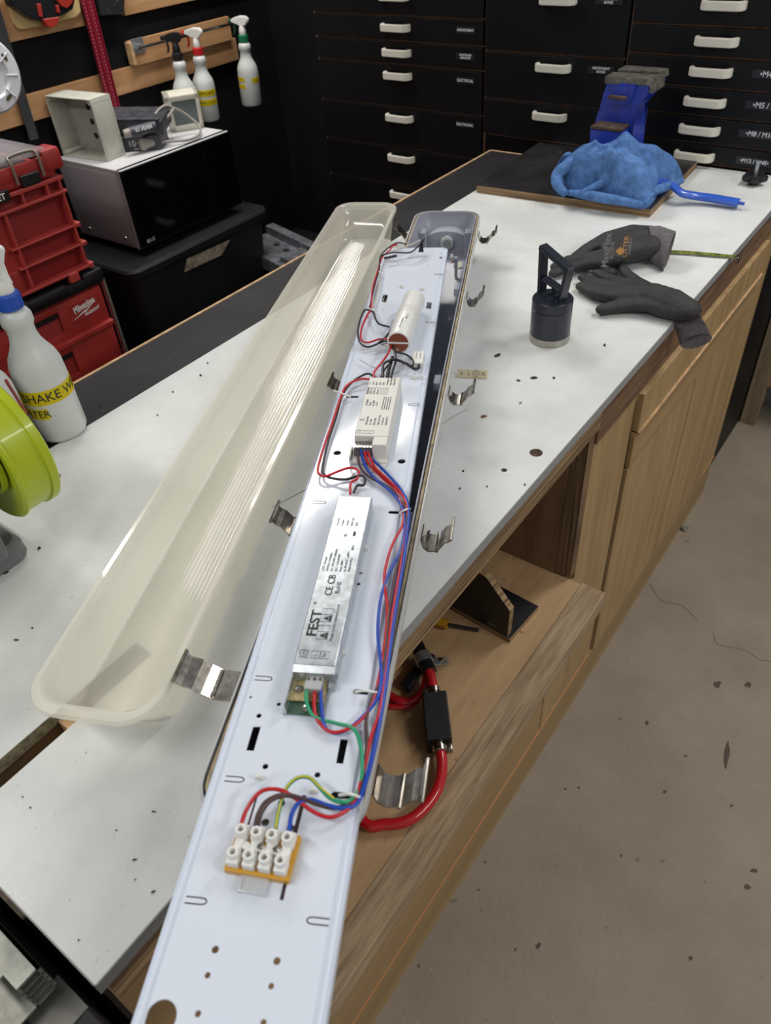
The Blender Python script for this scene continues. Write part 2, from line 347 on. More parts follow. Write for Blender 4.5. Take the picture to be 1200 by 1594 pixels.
for i, c in enumerate(CR):
    s = {0: 'dark leaf-like flake on the bench behind the cream terminal strip', 4: 'small dark green dot of debris on the bench below the upright black magnet tool', 5: 'orange-brown wood chip on the bench just right of a housing latch, below the cream strip',
         1: 'pale brown chip on the bench left of a dark chip', 2: 'dark brown chip on the bench between a pale chip and a black dot', 7: 'dark crumb beside the grey foot of the bench grinder', 8: 'long dark red splinter in front of the grey grinder foot', 9: 'reddish wood sliver on the white bench at the left edge of the photo',
         10: 'small brown splinter on the bench near the rounded corner of the housing'}.get(i)
    o = debris('wood_crumb', s or 'tiny dark crumb lying on the white bench top', *c)
    if s: del o['group']
# ---------------------------------------------------------------- drawer cabinets
YF = 2.06
DRM = mat('black_drawer', (14, 14, 16), .45, var=.15, scale=12, spec=.3)
EDG = mat('ply_edge_brown', (120, 92, 72), .7, var=.2, scale=60)
HANDLE = mat('white_handle', (226, 222, 208), .35)
LABT = mat('label_text', (214, 216, 222), .5); LABB = mat('label_tape', (34, 36, 42), .35)
def handle_bm(cx, z):
    bm = bm_new(); w = .049; P = []
    y0 = YF-.0165; y1 = YF-.043
    pts = [(-w, y0), (-w, y0-.012), (-w+.005, y1+.006), (-w+.014, y1), (w-.014, y1), (w-.005, y1+.006), (w, y0-.012), (w, y0),
           (w-.009, y0), (w-.009, y0-.010), (w-.017, y1+.009), (-w+.017, y1+.009), (-w+.009, y0-.010), (-w+.009, y0)]
    vs = prism(bm, [(cx+a, b) for a, b in pts], z-.010, z+.008)
    bmesh.ops.bevel(bm, geom=list(bm.edges), offset=.0015, segments=2, affect='EDGES'); return bm
def cabinet(x0, x1, lines, hx, labels, lx, label, extra=()):
    t = thing('drawer_cabinet', label, 'cabinet', ((x0+x1)/2, 2.3, 0))
    bm = bm_new(); bmb(bm, x0, x1, YF-.0005, 2.55, 0, 1.9); ob('carcass', bm, BLACKP, t, True)
    e = bm_new(); bmb(e, x0+.0005, x0+.004, YF-.009, YF-.001, .3, 1.9)
    for z in lines: bmb(e, x0+.0005, x1-.0005, YF-.008, YF-.001, z-.0022, z+.0016)
    ob('edging', e, EDG, t, True, label='bare ply edges between the drawers')
    for i, (za, zb) in enumerate(zip(lines[1:], lines)):
        d = ob('drawer', box(x0+.005, x1-.002, YF-.016, YF-.001, za+.003, zb-.003, .001), DRM, t, True)
        hz = zb-.026 if zb-za < .2 else zb-.028
        ob('handle', handle_bm(hx, hz), HANDLE, d, True, smooth=30, label='white handle')
        if i < len(labels) and labels[i]:
            s, sz, wdt = labels[i]
            n = s.count('\n')+1
            ob('label_tape', box(lx-wdt/2, lx+wdt/2, YF-.0172, YF-.0158, hz-.0085, hz+.0085), LABB, d, True)
            tb = bm_new(); text(tb, s, sz, axes((1, 0, 0), (0, 0, 1), (lx, YF-.0174, hz)), bold=.0002); ob('lettering', tb, LABT, d, True)
cabinet(-1.785, -1.187, [1.50, 1.40, 1.312, 1.239, 1.177, 1.118, 1.004, .888, .775, .64, .48, .3, .1], -1.472, [None, None, None, ('ASSORTMENT', .0085, .062), ('HARDWARE\nASSORTED', .007, .062), ('ELECTRICAL', .0095, .06), ('ELECTRONIC', .0095, .06)], -1.243, 'leftmost black drawer cabinet behind the bench, beside the dark wall')
cabinet(-1.185, -.787, [1.6, 1.45, 1.315, 1.169, 1.054, .96], -.974, [None, None, ('ASSORTMENT\nBOXES', .0075, .07), ('ASSORTMENT\nBOXES', .0075, .07)], -.845, 'middle black drawer cabinet with two ASSORTMENT BOXES labels, behind the bench vise')
cabinet(-.785, -.36, [1.5, 1.4, 1.315, 1.246, 1.185, 1.122, 1.061, 1.001, .955], -.574, [None, None, None, None, ('\u2022M4 / M4\u2022', .0165, .10), ('\u2022M5 / M6\u2022', .0165, .10), ('\u2022M8 / M10\u2022', .015, .10), ('\u2022M12 / UNE\u2022', .0125, .085)], -.432, 'rightmost black drawer cabinet with M5, M8 and M12 labels, behind the bench')
# ---------------------------------------------------------------- batten light housing (grey body lying open side up)
_by = Vector((-.449, .8935, -.020)).normalized(); BM = axes(_by.cross(Vector((0, 0, 1))), _by, (-.5462, .7328, 1.0408)); BM.translation -= BM.to_3x3() @ Vector((0, 0, .076))
house = thing('light_housing', 'open grey batten light housing with steel latches lying under the white wired tray', 'light fitting', M=BM)
bm = bm_new()
loft(bm, [(.084, 1.2570, .02, .0012), (.094, 1.2670, .024, .006), (.106, 1.2940, .028, .045), (.110, 1.2980, .028, .058), (.1325, 1.3190, .034, .060), (.1335, 1.3220, .035, .066), (.1335, 1.3220, .035, .073), (.1315, 1.3200, .034, .075),
          (.129, 1.3175, .033, .075), (.128, 1.3165, .032, .068), (.1185, 1.3070, .028, .068), (.1175, 1.3060, .028, .0765), (.1145, 1.3030, .027, .0765), (.113, 1.3010, .026, .068), (.106, 1.2920, .026, .055), (.102, 1.2840, .025, .045), (.090, 1.2650, .022, .007), (.082, 1.2550, .018, .004)])
ob('shell', bm, GREYP, house, smooth=35)
bm = bm_new(); loft(bm, [(.1275, 1.3160, .032, .0685), (.1265, 1.3150, .032, .0735), (.1205, 1.3090, .029, .0735), (.119, 1.3075, .028, .0685)], closed=True); ob('gasket', bm, GASK, house, smooth=50, label='tan foam gasket in the rim groove')
bm = bm_new(); loft(bm, [(.1341, 1.3225, .035, .064), (.1341, 1.3225, .035, .0745), (.1325, 1.3210, .0345, .0762), (.1292, 1.3180, .033, .0762), (.1292, 1.3180, .033, .072), (.1335, 1.3215, .035, .063)], closed=True); ob('rim', bm, RIMM, house, smooth=30)
# arched boss, gland nut, corner lugs at the far end
bm = bm_new(); pts = [(-.043, .004), (.043, .004), (.046, .03)] + [(.046*math.cos(a), .03+.022*math.sin(a)) for a in [math.pi*k/12 for k in range(1, 12)]] + [(-.046, .03)]
prism(bm, pts, -.643, -.611, Matrix.Rotation(math.radians(90), 4, 'X')); ob('gland_boss', bm, GREYP, house, smooth=40)
bm = bm_new(); MN = axes((1, 0, 0), (0, 0, 1), (.002, .611, .031))
prism(bm, [(.0145*math.cos(math.pi*k/3+.5), .0145*math.sin(math.pi*k/3+.5)) for k in range(6)], 0, .009, MN)
bmesh.ops.bevel(bm, geom=list(bm.edges), offset=.0015, segments=2, affect='EDGES'); ob('gland_nut', bm, mat('pale_nylon_nut', (205, 208, 208), .35), house, smooth=30)
bm = bm_new(); lathe(bm, [(.0085, .0085), (.0085, .011), (.0055, .011), (.0055, .0095)], 24, MN); ob('gland_plug', bm, mat('plug_grey', (150, 160, 158), .4), house, smooth=30)
for s in (-1, 1):
    bm = bm_new(); bmb(bm, s*.0465-.007, s*.0465+.007, .586, .611, .01, .058, .002); ob('corner_lug', bm, GREYP, house)
CLR = mat('frosted_clip', (196, 198, 212), .25, alpha=.75)
for y in (.31, 0, -.30):
    bm = bm_new(); bmb(bm, .0445, .0545, y-.012+.006, y+.012+.006, .052, .0665, .0015); ob('tray_clip', bm, CLR, house)
def latch_bm(s, y, w=.030, reach=1.0, lift=0):
    bm = bm_new(); P = [(0, -.020), (.003, -.031), (.008, -.036), (.018, -.036), (.023, -.030), (.027, -.024), (.032, -.022), (.035, -.017), (.0335, -.014)]
    P = [(a*reach, b+lift*a) for a, b in P]; t = .0008
    for (a, b), (c, d) in zip(P, P[1:]):
        L = math.hypot(c-a, d-b); nx, nz = -(d-b)/L*t, (c-a)/L*t
        q = [(a-nx, b-nz), (c-nx, d-nz), (c+nx, d+nz), (a+nx, b+nz)]
        vs = []
        for yy in (y-w/2, y+w/2): vs.append([bm.verts.new((s*(.0665+u), yy, .072+v)) for u, v in q])
        f = vs[0]; g = vs[1]; bm.faces.new(f[::-1]); bm.faces.new(g)
        for i in range(4): bm.faces.new((f[i], f[(i+1) % 4], g[(i+1) % 4], g[i]))
    return bm, P
for s, y, rch in [(1, .60, 1), (1, .313, .8), (1, 0, 1), (1, -.300, .95), (1, -.600, 1.15), (-1, .62, 1), (-1, .313, .8), (-1, .005, 1.1), (-1, -.29, 1.1), (-1, -.515, 1.9)]:
    bm, P = latch_bm(s, y, .034 if rch > 1.2 else .028, rch, lift=.1)
    l = ob('latch', bm, STEEL, house, label='stainless steel spring latch')
    e = P[-2]; xx = s*(.0665+e[0]); zz = .072+e[1]
    rb = bm_new(); tube(rb, [(xx, y-.019, zz+.002), (xx, y+.019, zz+.002)], .0017, 8, smooth=False); ob('wire_bar', rb, STEEL, l, smooth=40)
    rb = bm_new(); m = P[3]; tube(rb, [(s*(.0665+m[0]), y-.015, .073+m[1]), (s*(.0665+m[0]), y+.015, .073+m[1])], .0022, 8, smooth=False); ob('hinge_pin', rb, STEEL, l, smooth=40)
bm = bm_new(); bmb(bm, .028, .034, .49, .50, .006, .045, .001); ob('clear_post', bm, CLR, house)
# ---------------------------------------------------------------- gear tray
Rf = CAM+(Vector((-.732, 1.147, 1.03))-CAM)*(.553/.56); Rn = CAM+(Vector((-.135, .069, 1.06))-CAM)*(.524/.53)
ty = (Rf-Rn).normalized(); tx = ty.cross(Vector((0, 0, 1))).normalized(); tz = tx.cross(ty)
TM = Matrix(((tx.x, ty.x, tz.x, 0), (tx.y, ty.y, tz.y, 0), (tx.z, ty.z, tz.z, 0), (0, 0, 0, 1))); TM.translation = Rf-tx*.0602
TI = TM.inverted()
def TP(px, py, h=0):
    c = TI @ CAM; d = TI.to_3x3() @ ray(px, py); return c+d*((h-c.z)/d.z)
def T2(px, py): p = TP(px, py); return (p.x, p.y)
tray = thing('gear_tray', 'long white metal tray carrying drivers, battery and coloured wires, laid across the housing', 'light fitting', M=TM)
holes = []
for x, y, r in [(403, 1114, .0022), (413, 1193, .0024), (494, 1206, .0024), (335, 1478, .0024), (431, 1496, .0024), (323, 1518, .0019), (422, 1535, .0019), (308, 1578, .002), (410, 1592, .002), (434, 1096, .0018), (390, 1085, .0012),
                (525, 705, .0048), (625, 718, .0048), (562, 892, .0016), (558, 909, .002), (413, 1280, .003), (438, 1250, .0028), (452, 1289, .003), (605, 729-8, .0009), (560, 560, .0012), (651, 560-1, .0012), (589, 559-1, .0012), (681, 402, .0008), (596, 482, .0012), (619, 411, .0014), (665, 413, .0014), (665, 406, .001), (609, 483, .0014), (650, 490, .0014), (612, 413, .0012)][:]:
    if (x, y) in ((681, 402), (605, 721), (560, 560), (609, 483)): continue
    p = T2(x, y); holes.append(circ(p[0], p[1], r, 14))
p = T2(250, 1584); holes.append(circ(p[0], p[1], .0098, 28))
p = T2(688, 401); holes.append(circ(p[0], p[1], .0055, 16)); p = T2(686, 394); holes.append(circ(p[0], p[1], .002, 10))
for q in ([(394, 1131), (406, 1131), (395, 1169), (383, 1168)], [(530, 1150), (542, 1151), (534, 1189), (523, 1188)], [(596, 458), (604, 459), (601, 471), (594, 470)], [(665, 470), (672, 471), (671, 481), (663, 480)]):
    holes.append([T2(*a) for a in q][::-1])
for a, b in (((519, 1238), (556, 1239)), ((553, 1077), (578, 1077)), ((607, 797), (624, 798)), ((538, 617), (556, 618))):
    A = T2(*a); B = T2(*b); r = .0026; w2 = abs(B[0]-A[0])+.004; holes.append(rrect(w2, 2*r, r*.98, 4, (A[0]+B[0])/2, (A[1]+B[1])/2))
Y1, Y0 = .018, -1.252; W = .103
bm = bm_new(); plate(bm, rrect(W, Y1-Y0-.012, .008, 4, 0, (Y0+Y1)/2), holes, -.0011, 0)
cy = (Y0+Y1)/2; LL = Y1-Y0
lf = [(W, LL-.012, .008, 0, 0, cy), (W+.004, LL-.008, .010, -.0035, 0, cy), (W+.0125, LL-.002, .013, -.0035, 0, cy), (W+.0155, LL, .014, -.001, 0, cy), (W+.0165, LL, .014, -.0075, 0, cy), (W+.0145, LL-.001, .014, -.0075, 0, cy), (W+.0135, LL-.002, .013, -.0047, 0, cy), (W+.003, LL-.009, .010, -.0047, 0, cy), (W-.001, LL-.0125, .008, -.0012, 0, cy)]
loft(bm, lf, closed=True)
pl = ob('tray_plate', bm, TRAYM, tray, smooth=25)
CUT = mat('punched_cut', (52, 34, 40), .8)
def ucut(px, py, s):
    c = TP(px, py); w = .0042; L = .015
    P = [(c.x-s*L/2, c.y+w/2), (c.x+s*L*.25, c.y+w/2), (c.x+s*L*.45, c.y+w*.3), (c.x+s*L*.5, c.y), (c.x+s*L*.45, c.y-w*.3), (c.x+s*L*.25, c.y-w/2), (c.x-s*L/2, c.y-w/2)]
    b = bm_new(); tube(b, [(a, q, .0000) for a, q in P], .0005, 6, 4, flat=.5); ob('punched_tab', b, CUT, pl)
for x, y, s in ((305, 1402, 1), (365, 1213, 1), (410, 1056, 1), (497, 782, 1), (495, 1434, -1), (645, 630, -1), (670, 503-1, -1), (683, 427, -1)): ucut(x, y, s)
for a, b, r in (((402, 1232), (384, 1292), .0008), ((474, 1238), (459, 1297), .0016), ((381, 1356), (374, 1390), .0009), ((446, 1366), (438, 1401), .0013)):
    q = bm_new(); tube(q, [TP(*a, .0001), TP(*b, .0001)], r, 6, flat=.15, smooth=False); ob('slit', q, CUT, pl)
for x, y in ((404, 1213), (488, 1234), (532, 1019), (568, 856), (625, 448), (657, 452), (645, 511), (664-20, 590), (656, 590), (551, 743), (707-4, 405-4)):
    p = TP(x, y); b = bm_new(); bmb(b, p.x-.002, p.x+.002, p.y-.0015, p.y+.0015, 0, .006, .0008); bmb(b, p.x-.0035, p.x+.0035, p.y-.0008, p.y+.0008, .0, .0025); ob('nylon_clip', b, NYL, tray)
# ---- LED driver
led = ob('led_driver', box(-.0130, .0235, -.978, -.752, .0018, .020, .0008), ZINC, tray, label='silver metal LED driver case')
b = bm_new(); bmb(b, -.016, -.0135, -1.016, -.752, .0004, .0025); bmb(b, -.0135, -.0125, -1.016, -.975, .001, .014); bmb(b, .0175, .0235, -.99, -.975, .001, .006); bmb(b, -.016, .0195, -1.016, -.970, .0004, .0016)
ob('driver_base', b, ZINC, led)
b = bm_new(); prism(b, [(-.9775, .0195), (-.9835, .016), (-.9845, .006), (-.9825, .006), (-.981, .014), (-.9775, .0165)], -.0128, .0233, axes((0, 1, 0), (0, 0, 1))); ob('end_flap', b, ZINC, led)
ob('circuit_board', box(-.0125, .0165, -1.004, -.975, .0035, .0052), mat('pcb_cream', (196, 180, 130), .5, var=.2, scale=300), led, label='cream circuit board')
ob('circuit_board', box(-.0125, .0165, -1.0155, -1.0045, .0018, .0032), mat('pcb_green', (60, 92, 74), .5), led, label='green end of the circuit board')
ob('circuit_board', box(.004, .0225, -.7520, -.7465, .005, .0065), mat('pcb_cream', (196, 180, 130), .5), led)
tbk = ob('driver_terminal', box(-.001, .0135, -.997, -.984, .005, .0125, .0006), mat('grey_terminal', (176, 178, 180), .4), led)
for x in (.001, .0065, .0115):
    b = bm_new(); lathe(b, [(.0016, 0), (.0016, .0006), (.0012, .0008)], 12, Matrix.Translation((x, -.987, .0125))); ob('screw', b, STEEL, tbk, smooth=30)
b = bm_new(); lathe(b, [(.0035, .005), (.0035, .0065), (.0015, .0072)], 16, Matrix.Translation((-.0065, -.993, 0))); ob('mounting_screw', b, STEEL, led, smooth=30)
b = bm_new(); lathe(b, [(.0035, .003), (.0032, .0055), (.001, .0062)], 16, Matrix.Translation((.003, -1.0105, 0))); ob('mounting_screw', b, STEEL, led, smooth=30)
ob('output_connector', box(-.010, .003, -.752, -.746, .004, .010, .0006), NYL, led)
led.location = (0, .0105, 0)
INK = mat('print_black', (34, 34, 38), .5); INKG = mat('print_grey', (105, 108, 114), .5)
def ltext(par, s, size, x, y, h, m=INK, al='LEFT', sx=1, bold=0, name='print'):
    b = bm_new(); text(b, s, size, axes((0, 1, 0), (-1, 0, 0), (x, y, h)), ext=.00006, align=al, sx=sx, bold=bold); ob(name, b, m, par)
H = .0202
ltext(led, 'FEST', .0125, -.0035, -.9475, H, bold=.0003, sx=1.22)
ltext(led, '\u00ae', .004, -.0075, -.9095, H, INKG)
ltext(led, 'CE CB', .0098, .0025, -.898, H, sx=1.0, bold=.0001); ltext(led, 'RoHS', .0065, .0105, -.895, H, INKG)
ltext(led, 'Ningbo Fa East Lighting Co.,Ltd', .0034, .0145, -.952, H, INKG)
for y in (-.950, -.930):
    b = bm_new(); 
    for (x0, x1, a, c) in ((.001, .0012, 0, .016), (.0108, .011, 0, .016), (.001, .011, 0, .0002), (.001, .011, .0158, .016), (.0045, .0047, 0, .016), (.001, .011, .0085, .0087)): bmb(b, x0, x1, y+a, y+c, H-.0002, H+.0001)
    ob('print', b, INKG, led)
    b = bm_new(); bmb(b, .0085, .0108, y+.001, y+.0075, H-.0002, H+.0001); prism(b, [(.008, y+.0015), (.008, y+.007), (.0035, y+.0042)], H-.0002, H+.0001); ob('print', b, INK, led)
b = bm_new()
for (x0, y0, w, l) in ((-.0095, -.971, .0075, .0075), (.0005, -.971, .0075, .0075), (.0085, -.971, .0075, .0075)):
    for (q0, q1, q2, q3) in ((x0, x0+.0002, y0, y0+l), (x0+w, x0+w+.0002, y0, y0+l), (x0, x0+w, y0, y0+.0002), (x0, x0+w, y0+l, y0+l+.0002)): bmb(b, q0, q1, q2, q3, H-.0002, H+.0001)
ob('print', b, INKG, led)
ltext(led, 'L', .005, .004, -.9692, H, INKG); ltext(led, 'N', .005, .0122, -.9692, H, INKG); ltext(led, '\u2295', .0055, -.006, -.9700, H, INKG)
for i, s in enumerate(['LED Driver', 'MODEL: FX058AL', 'Pri: 220-240V 50/60Hz', 'SEC: 1.2A 0.95PF', 'Pout: 58W', 'ta:-20~50\u00b0C  tc:85\u00b0C', 'Made in P.R.C']):
    ltext(led, s, .0034 if i else .0042, -.0085+i*.0042, -.866, H, INKG)
for i, s in enumerate(['Uout max', 'tc point', 'Output', 'LED+ LED-', 'SELV']): ltext(led, s, .003, -.006+i*.005, -.80, H, INKG)
ltext(led, 'SELV', .0036, .0155, -.836, H, INK); b = bm_new(); bmb(b, .0125, .0150, -.815, -.8085, H-.0002, H+.0001); ob('print', b, INK, led)
ltext(led, '\u2248', .008, .005, -.817, H, INKG)
# ---- emergency module
EW = mat('ivory_plastic', (226, 224, 216), .45)
em = ob('emergency_module', box(-.0120, .0285, -.645, -.5105, .002, .027, .0012), EW, tray, label='ivory plastic emergency inverter box')
em.location = (0, .0075, 0)
b = bm_new(); bmb(b, .0115, .0285, -.662, -.645, .002, .0265, .001); bmb(b, -.015, .0285, -.667, -.643, .0015, .006, .0008); bmb(b, -.0165, -.0145, -.667, -.645, .0015, .012, .0005)
prism(b, [(.002, -.6665), (.0285, -.6665), (.024, -.677), (.010, -.681), (.002, -.675)], .0012, .0032)
ob('module_ledge', b, EW, em); b = bm_new(); bmb(b, .022, .0285, -.5110, -.504, .002, .024, .001); prism(b, [(.0, -.51), (.0285, -.51), (.024, -.50), (.010, -.498)], .0012, .003); ob('module_end_lug', b, EW, em)
conn = ob('module_connector', box(-.0115, .0115, -.6575, -.644, .006, .019, .0004), mat('connector_grey', (112, 112, 116), .5), em)
for k in range(6):
    q = bm_new(); bmb(q, -.0108+k*.0037, -.0082+k*.0037, -.6578, -.650, .0186, .0196); ob('contact', q, STEEL, conn)
b = bm_new(); lathe(b, [(.0032, .003), (.0032, .005), (.001, .006)], 16, Matrix.Translation((.003, -.671, 0))); ob('mounting_screw', b, STEEL, em, smooth=30)
H = .0272; ex = lambda s, sz, x, y, al='LEFT': ltext(em, s, sz, x, y, H, INK, al)
b = bm_new(); bmb(b, -.0105, -.0085, -.552, -.536, H-.0002, H+.0001); ob('print', b, INKG, em)
b = bm_new()
for x0, y0, w, l in ((-.0075, -.552, .014, .0145), (.008, -.552, .008, .0145), (-.0105, -.640, .021, .005)):
    for (q0, q1, q2, q3) in ((x0, x0+.0002, y0, y0+l), (x0+w, x0+w+.0002, y0, y0+l), (x0, x0+w, y0, y0+.0002), (x0, x0+w, y0+l, y0+l+.0002)): bmb(b, q0, q1, q2, q3, H-.0002, H+.0001)
    for k in range(1, 4): bmb(b, x0+w*k/4, x0+w*k/4+.00015, y0, y0+l, H-.0002, H+.0001)
ob('print', b, INKG, em)
for i, s in enumerate(['1 2 3', 'L N L1', 'BATT', 'LED+', 'TEST', 'Emergency LED module', 'Input 220-240V~ 50Hz', 'Made in PRC']): ex(s, .0032, -.0095+i*.0045, -.530)
for i, s in enumerate(['LED+ 1.2', 'LED- 3.4', 'EM 5 6']): ex(s, .003, -.0055+i*.0045, -.5505)
for i, s in enumerate(['CE ENEC', 'Uout', 'In 220V', 'tc 75']): ex(s, .0040, -.0065+i*.0042, -.580)
for i in range(4): ex('Read the instructions before use', .0022, .0135+i*.0028, -.588)
for i, s in enumerate(['EM-LED PRO', 'EL 1-4W', 'IP20 1h/3h', 'NiCd 3.6V 4Ah', 'Tc 70 ta 55', 'EN61347-2-7']): ex(s, .0034, -.0005+i*.0047, -.622)
ex('\u26a0', .006, -.007, -.615); ex('- + - + -', .0028, -.0075, -.6385)
# ---- battery pack
WB = mat('white_battery_sleeve', (234, 234, 230), .3)
A = TP(645, 466, .019); B = TP(620, 534, .019); A.z = B.z = .0195; ax = (B-A).normalized(); MB_ = axes(Vector((0, 0, 1)).cross(ax), Vector((0, 0, 1)), A)
MB_ = Matrix.Translation(A) @ ax.to_track_quat('Z', 'Y').to_matrix().to_4x4(); Lb = (B-A).length
b = bm_new(); lathe(b, [(.0145, 0), (.0165, .001), (.0168, .004), (.0168, Lb-.003), (.0160, Lb-.001), (.0145, Lb)], 36, MB_)
bat = ob('battery_pack', b, WB, tray, smooth=35, label='white cylindrical battery pack')
b = bm_new(); lathe(b, [(.0145, Lb-.001), (.0145, Lb+.0006)], 32, MB_); ob('battery_end', b, mat('brown_red_end', (132, 66, 44), .6), bat, smooth=30, label='rust brown end disc')
b = bm_new(); bmb(b, -.0145, .0145, -.0012, .0012, Lb+.0004, Lb+.0014, M=MB_); ob('end_strap', b, WPL, bat)
b = bm_new(); lathe(b, [(.0172, .055), (.0174, .056), (.0174, .072), (.0172, .073)], 36, MB_); ob('battery_strap', b, NYL, bat, smooth=35)
for y, s in ((-.30, 1), (-.36, 1)):
    b = bm_new(); bmb(b, -.003, .004, -.325+(.0), -.31, .0, .02, .002); 
b = bm_new(); bmb(b, -.006, .002, -.345, -.315, .0003, .018, .002); ob('battery_bracket', b, CLR, bat, label='clear plastic battery bracket')
def btext(s, size, z, a, sx=1):
    b = bm_new(); text(b, s, size, Matrix.Identity(4), ext=.00005)
    up = MB_.to_3x3().inverted() @ Vector((0, 0, 1)); a0 = math.atan2(up.y, up.x)+a
    for v in b.verts:
        t = a0+v.co.y/.0169; r = .0170+v.co.z; zz = z-v.co.x
        v.co = MB_ @ Vector((r*math.cos(t), r*math.sin(t), zz))
    ob('print', b, INKG, bat)
btext('NiCd 3.6V 4000mAh', .0035, .115, .0); btext('- \u25a0 + \u25b2', .004, .095, -.3); btext('2021', .004, .06, .1)
# ---- white two-pole plug
p = TP(653, 553); b = bm_new()
for k in range(3): bmb(b, p.x-.008+k*.0055, p.x-.0030+k*.0055, p.y-.026, p.y-.004, .001, .009, .001)
bmb(b, p.x-.008, p.x+.008, p.y-.038, p.y-.024, .001, .0085, .001); ob('plug_connector', b, NYL, tray, label='translucent white plug connector')
# ---- terminal block
q = [TP(350, 1352, .006), TP(448, 1369.5, .006), TP(466, 1304, .006), TP(378, 1288, .006)]
bx = (q[1]-q[0]); bx.z = 0; wT = bx.length; TBM = axes(bx, q[3]-q[0], (q[0].x, q[0].y, .0008)); TBM.translation = Vector((q[0].x, q[0].y, .0008))
tb = ob('terminal_block', box(-.0005, wT+.0005, -.001, .031, 0, .0058, .0004, TBM), mat('amber_plastic', (214, 158, 40), .4), tray, label='amber terminal carrier with white connector blocks')
pw = wT/4; NB = mat('terminal_nylon', (236, 236, 232), .35)
for k in range(4):
    cx = pw*(k+.5); b = bm_new(); w2 = pw*.37
    for (y0, y1) in ((.0008, .0105), (.0195, .0292)):
        bmb(b, cx-w2, cx+w2, y0, y1, .0055, .0135, .0008)
    lathe(b, [(w2, .012), (w2, .0175), (w2*.9, .0185), (w2*.55, .0185), (w2*.5, .015)], 20, Matrix.Translation((cx, .0068, 0))); lathe(b, [(w2, .012), (w2, .0175), (w2*.9, .0185), (w2*.55, .0185), (w2*.5, .015)], 20, Matrix.Translation((cx, .0232, 0)))
    bmb(b, cx-w2*.8, cx+w2*.8, .010, .020, .0055, .0115, .0008)
    if k < 3: lathe(b, [(.0028, .0055), (.0028, .0125), (.0018, .013), (.0014, .0125)], 16, Matrix.Translation((cx+pw/2, .015, 0)))
    bmesh.ops.transform(b, matrix=TBM, verts=b.verts); c = ob('connector_block', b, NB, tb, smooth=35)
    b = bm_new()
    for y in (.0068, .0232): lathe(b, [(w2*.48, .0145), (w2*.48, .0153)], 14, Matrix.Translation((cx, y, 0)))
    bmesh.ops.transform(b, matrix=TBM, verts=b.verts); ob('clamp_screws', b, STEEL, tb, smooth=30)
for k in (1, 2):
    b = bm_new(); lathe(b, [(.0026, .0125), (.0026, .0138), (.0012, .0148)], 16, TBM @ Matrix.Translation((pw*(k+1)-.0004, .0155, 0))); ob('fixing_screw', b, STEEL, tb, smooth=30)
b = bm_new(); bmb(b, .012, .032, -.012, .0, .0001, .0032, .0008, TBM); ob('clear_backing', b, mat('clear_plastic', (225, 228, 232), .08, alpha=.45), tb)
# ---- wires
WR = {'red': mat('wire_red', (190, 30, 40), .3), 'blue': mat('wire_blue', (30, 72, 178), .3), 'brown': mat('wire_brown', (74, 52, 52), .35), 'black': mat('wire_black', (24, 24, 28), .35), 'green': mat('wire_green', (44, 158, 112), .3), 'grey': mat('wire_grey', (186, 180, 168), .4), 'clear': mat('wire_clear', (196, 200, 208), .2, alpha=.5)}
def wire(c, pts, r=.00155, par=None):
    b = bm_new(); P = [TP(p[0], p[1], p[2] if len(p) > 2 else .004) for p in pts]; tube(b, P, r, 8, 6)
    return ob('wire', b, WR[c], par or tray, smooth=60, label='%s wire' % c)
wire('red', [(567, 703, .016), (574, 722, .010), (596, 745, .006), (615, 762, .005), (626, 790, .005), (627, 815, .006), (612, 845, .005), (602, 875, .005), (598, 905, .006), (603, 950, .005), (599, 1000, .005), (591, 1050, .004), (577, 1100, .005), (550, 1130, .005), (518, 1140, .005), (496, 1124, .006), (489, 1100, .008), (491, 1066, .009)])
wire('blue', [(561, 698, .016), (567, 722, .010), (583, 745, .006), (606, 763, .005), (624, 785, .005), (630, 815, .006), (624, 855, .005), (604, 895, .006), (592, 935, .006), (588, 985, .006), (593, 1040, .005), (588, 1085, .005), (558, 1122, .005), (530, 1140, .004), (508, 1135, .005), (501, 1108, .008), (499, 1066, .009)])
wire('green', [(478, 1064, .010), (477, 1092, .009), (489, 1115, .007), (520, 1125, .006), (548, 1133, .006), (560, 1155, .006), (564, 1195, .006), (558, 1230, .004), (540, 1248, .007), (515, 1243, .010), (497, 1225, .014), (482, 1211, .017), (463, 1211, .018), (445, 1228, .015), (434, 1262, .010), (429, 1290, .009)])
b = bm_new(); tube(b, [TP(x, y, h+.0012) for x, y, h in ((520, 1243, .010), (497, 1224, .014), (482, 1210, .017), (463, 1210, .018), (445, 1227, .015), (434, 1261, .010), (429, 1289, .009))], .0008, 6, 5); ob('wire_stripe', b, mat('wire_yellow', (214, 196, 60), .35), tray, label='yellow stripe of the green earth wire')
wire('brown', [(556, 698, .016), (560, 725, .010), (574, 742, .006), (600, 755, .005), (622, 775, .005), (633, 800, .006), (629, 840, .005), (616, 890, .005), (606, 950, .005), (600, 1010, .005), (594, 1055, .004), (580, 1085, .005), (570, 1120, .005), (571, 1160, .005), (566, 1200, .005), (556, 1238, .004), (528, 1257, .006), (500, 1254, .010), (470, 1243, .014), (440, 1237, .016), (415, 1247, .014), (402, 1266, .011), (397, 1286, .009)])
wire('brown', [(470, 1243, .0145), (442, 1239, .0165), (420, 1248, .0145), (407, 1266, .011), (402, 1286, .009)], .0014)
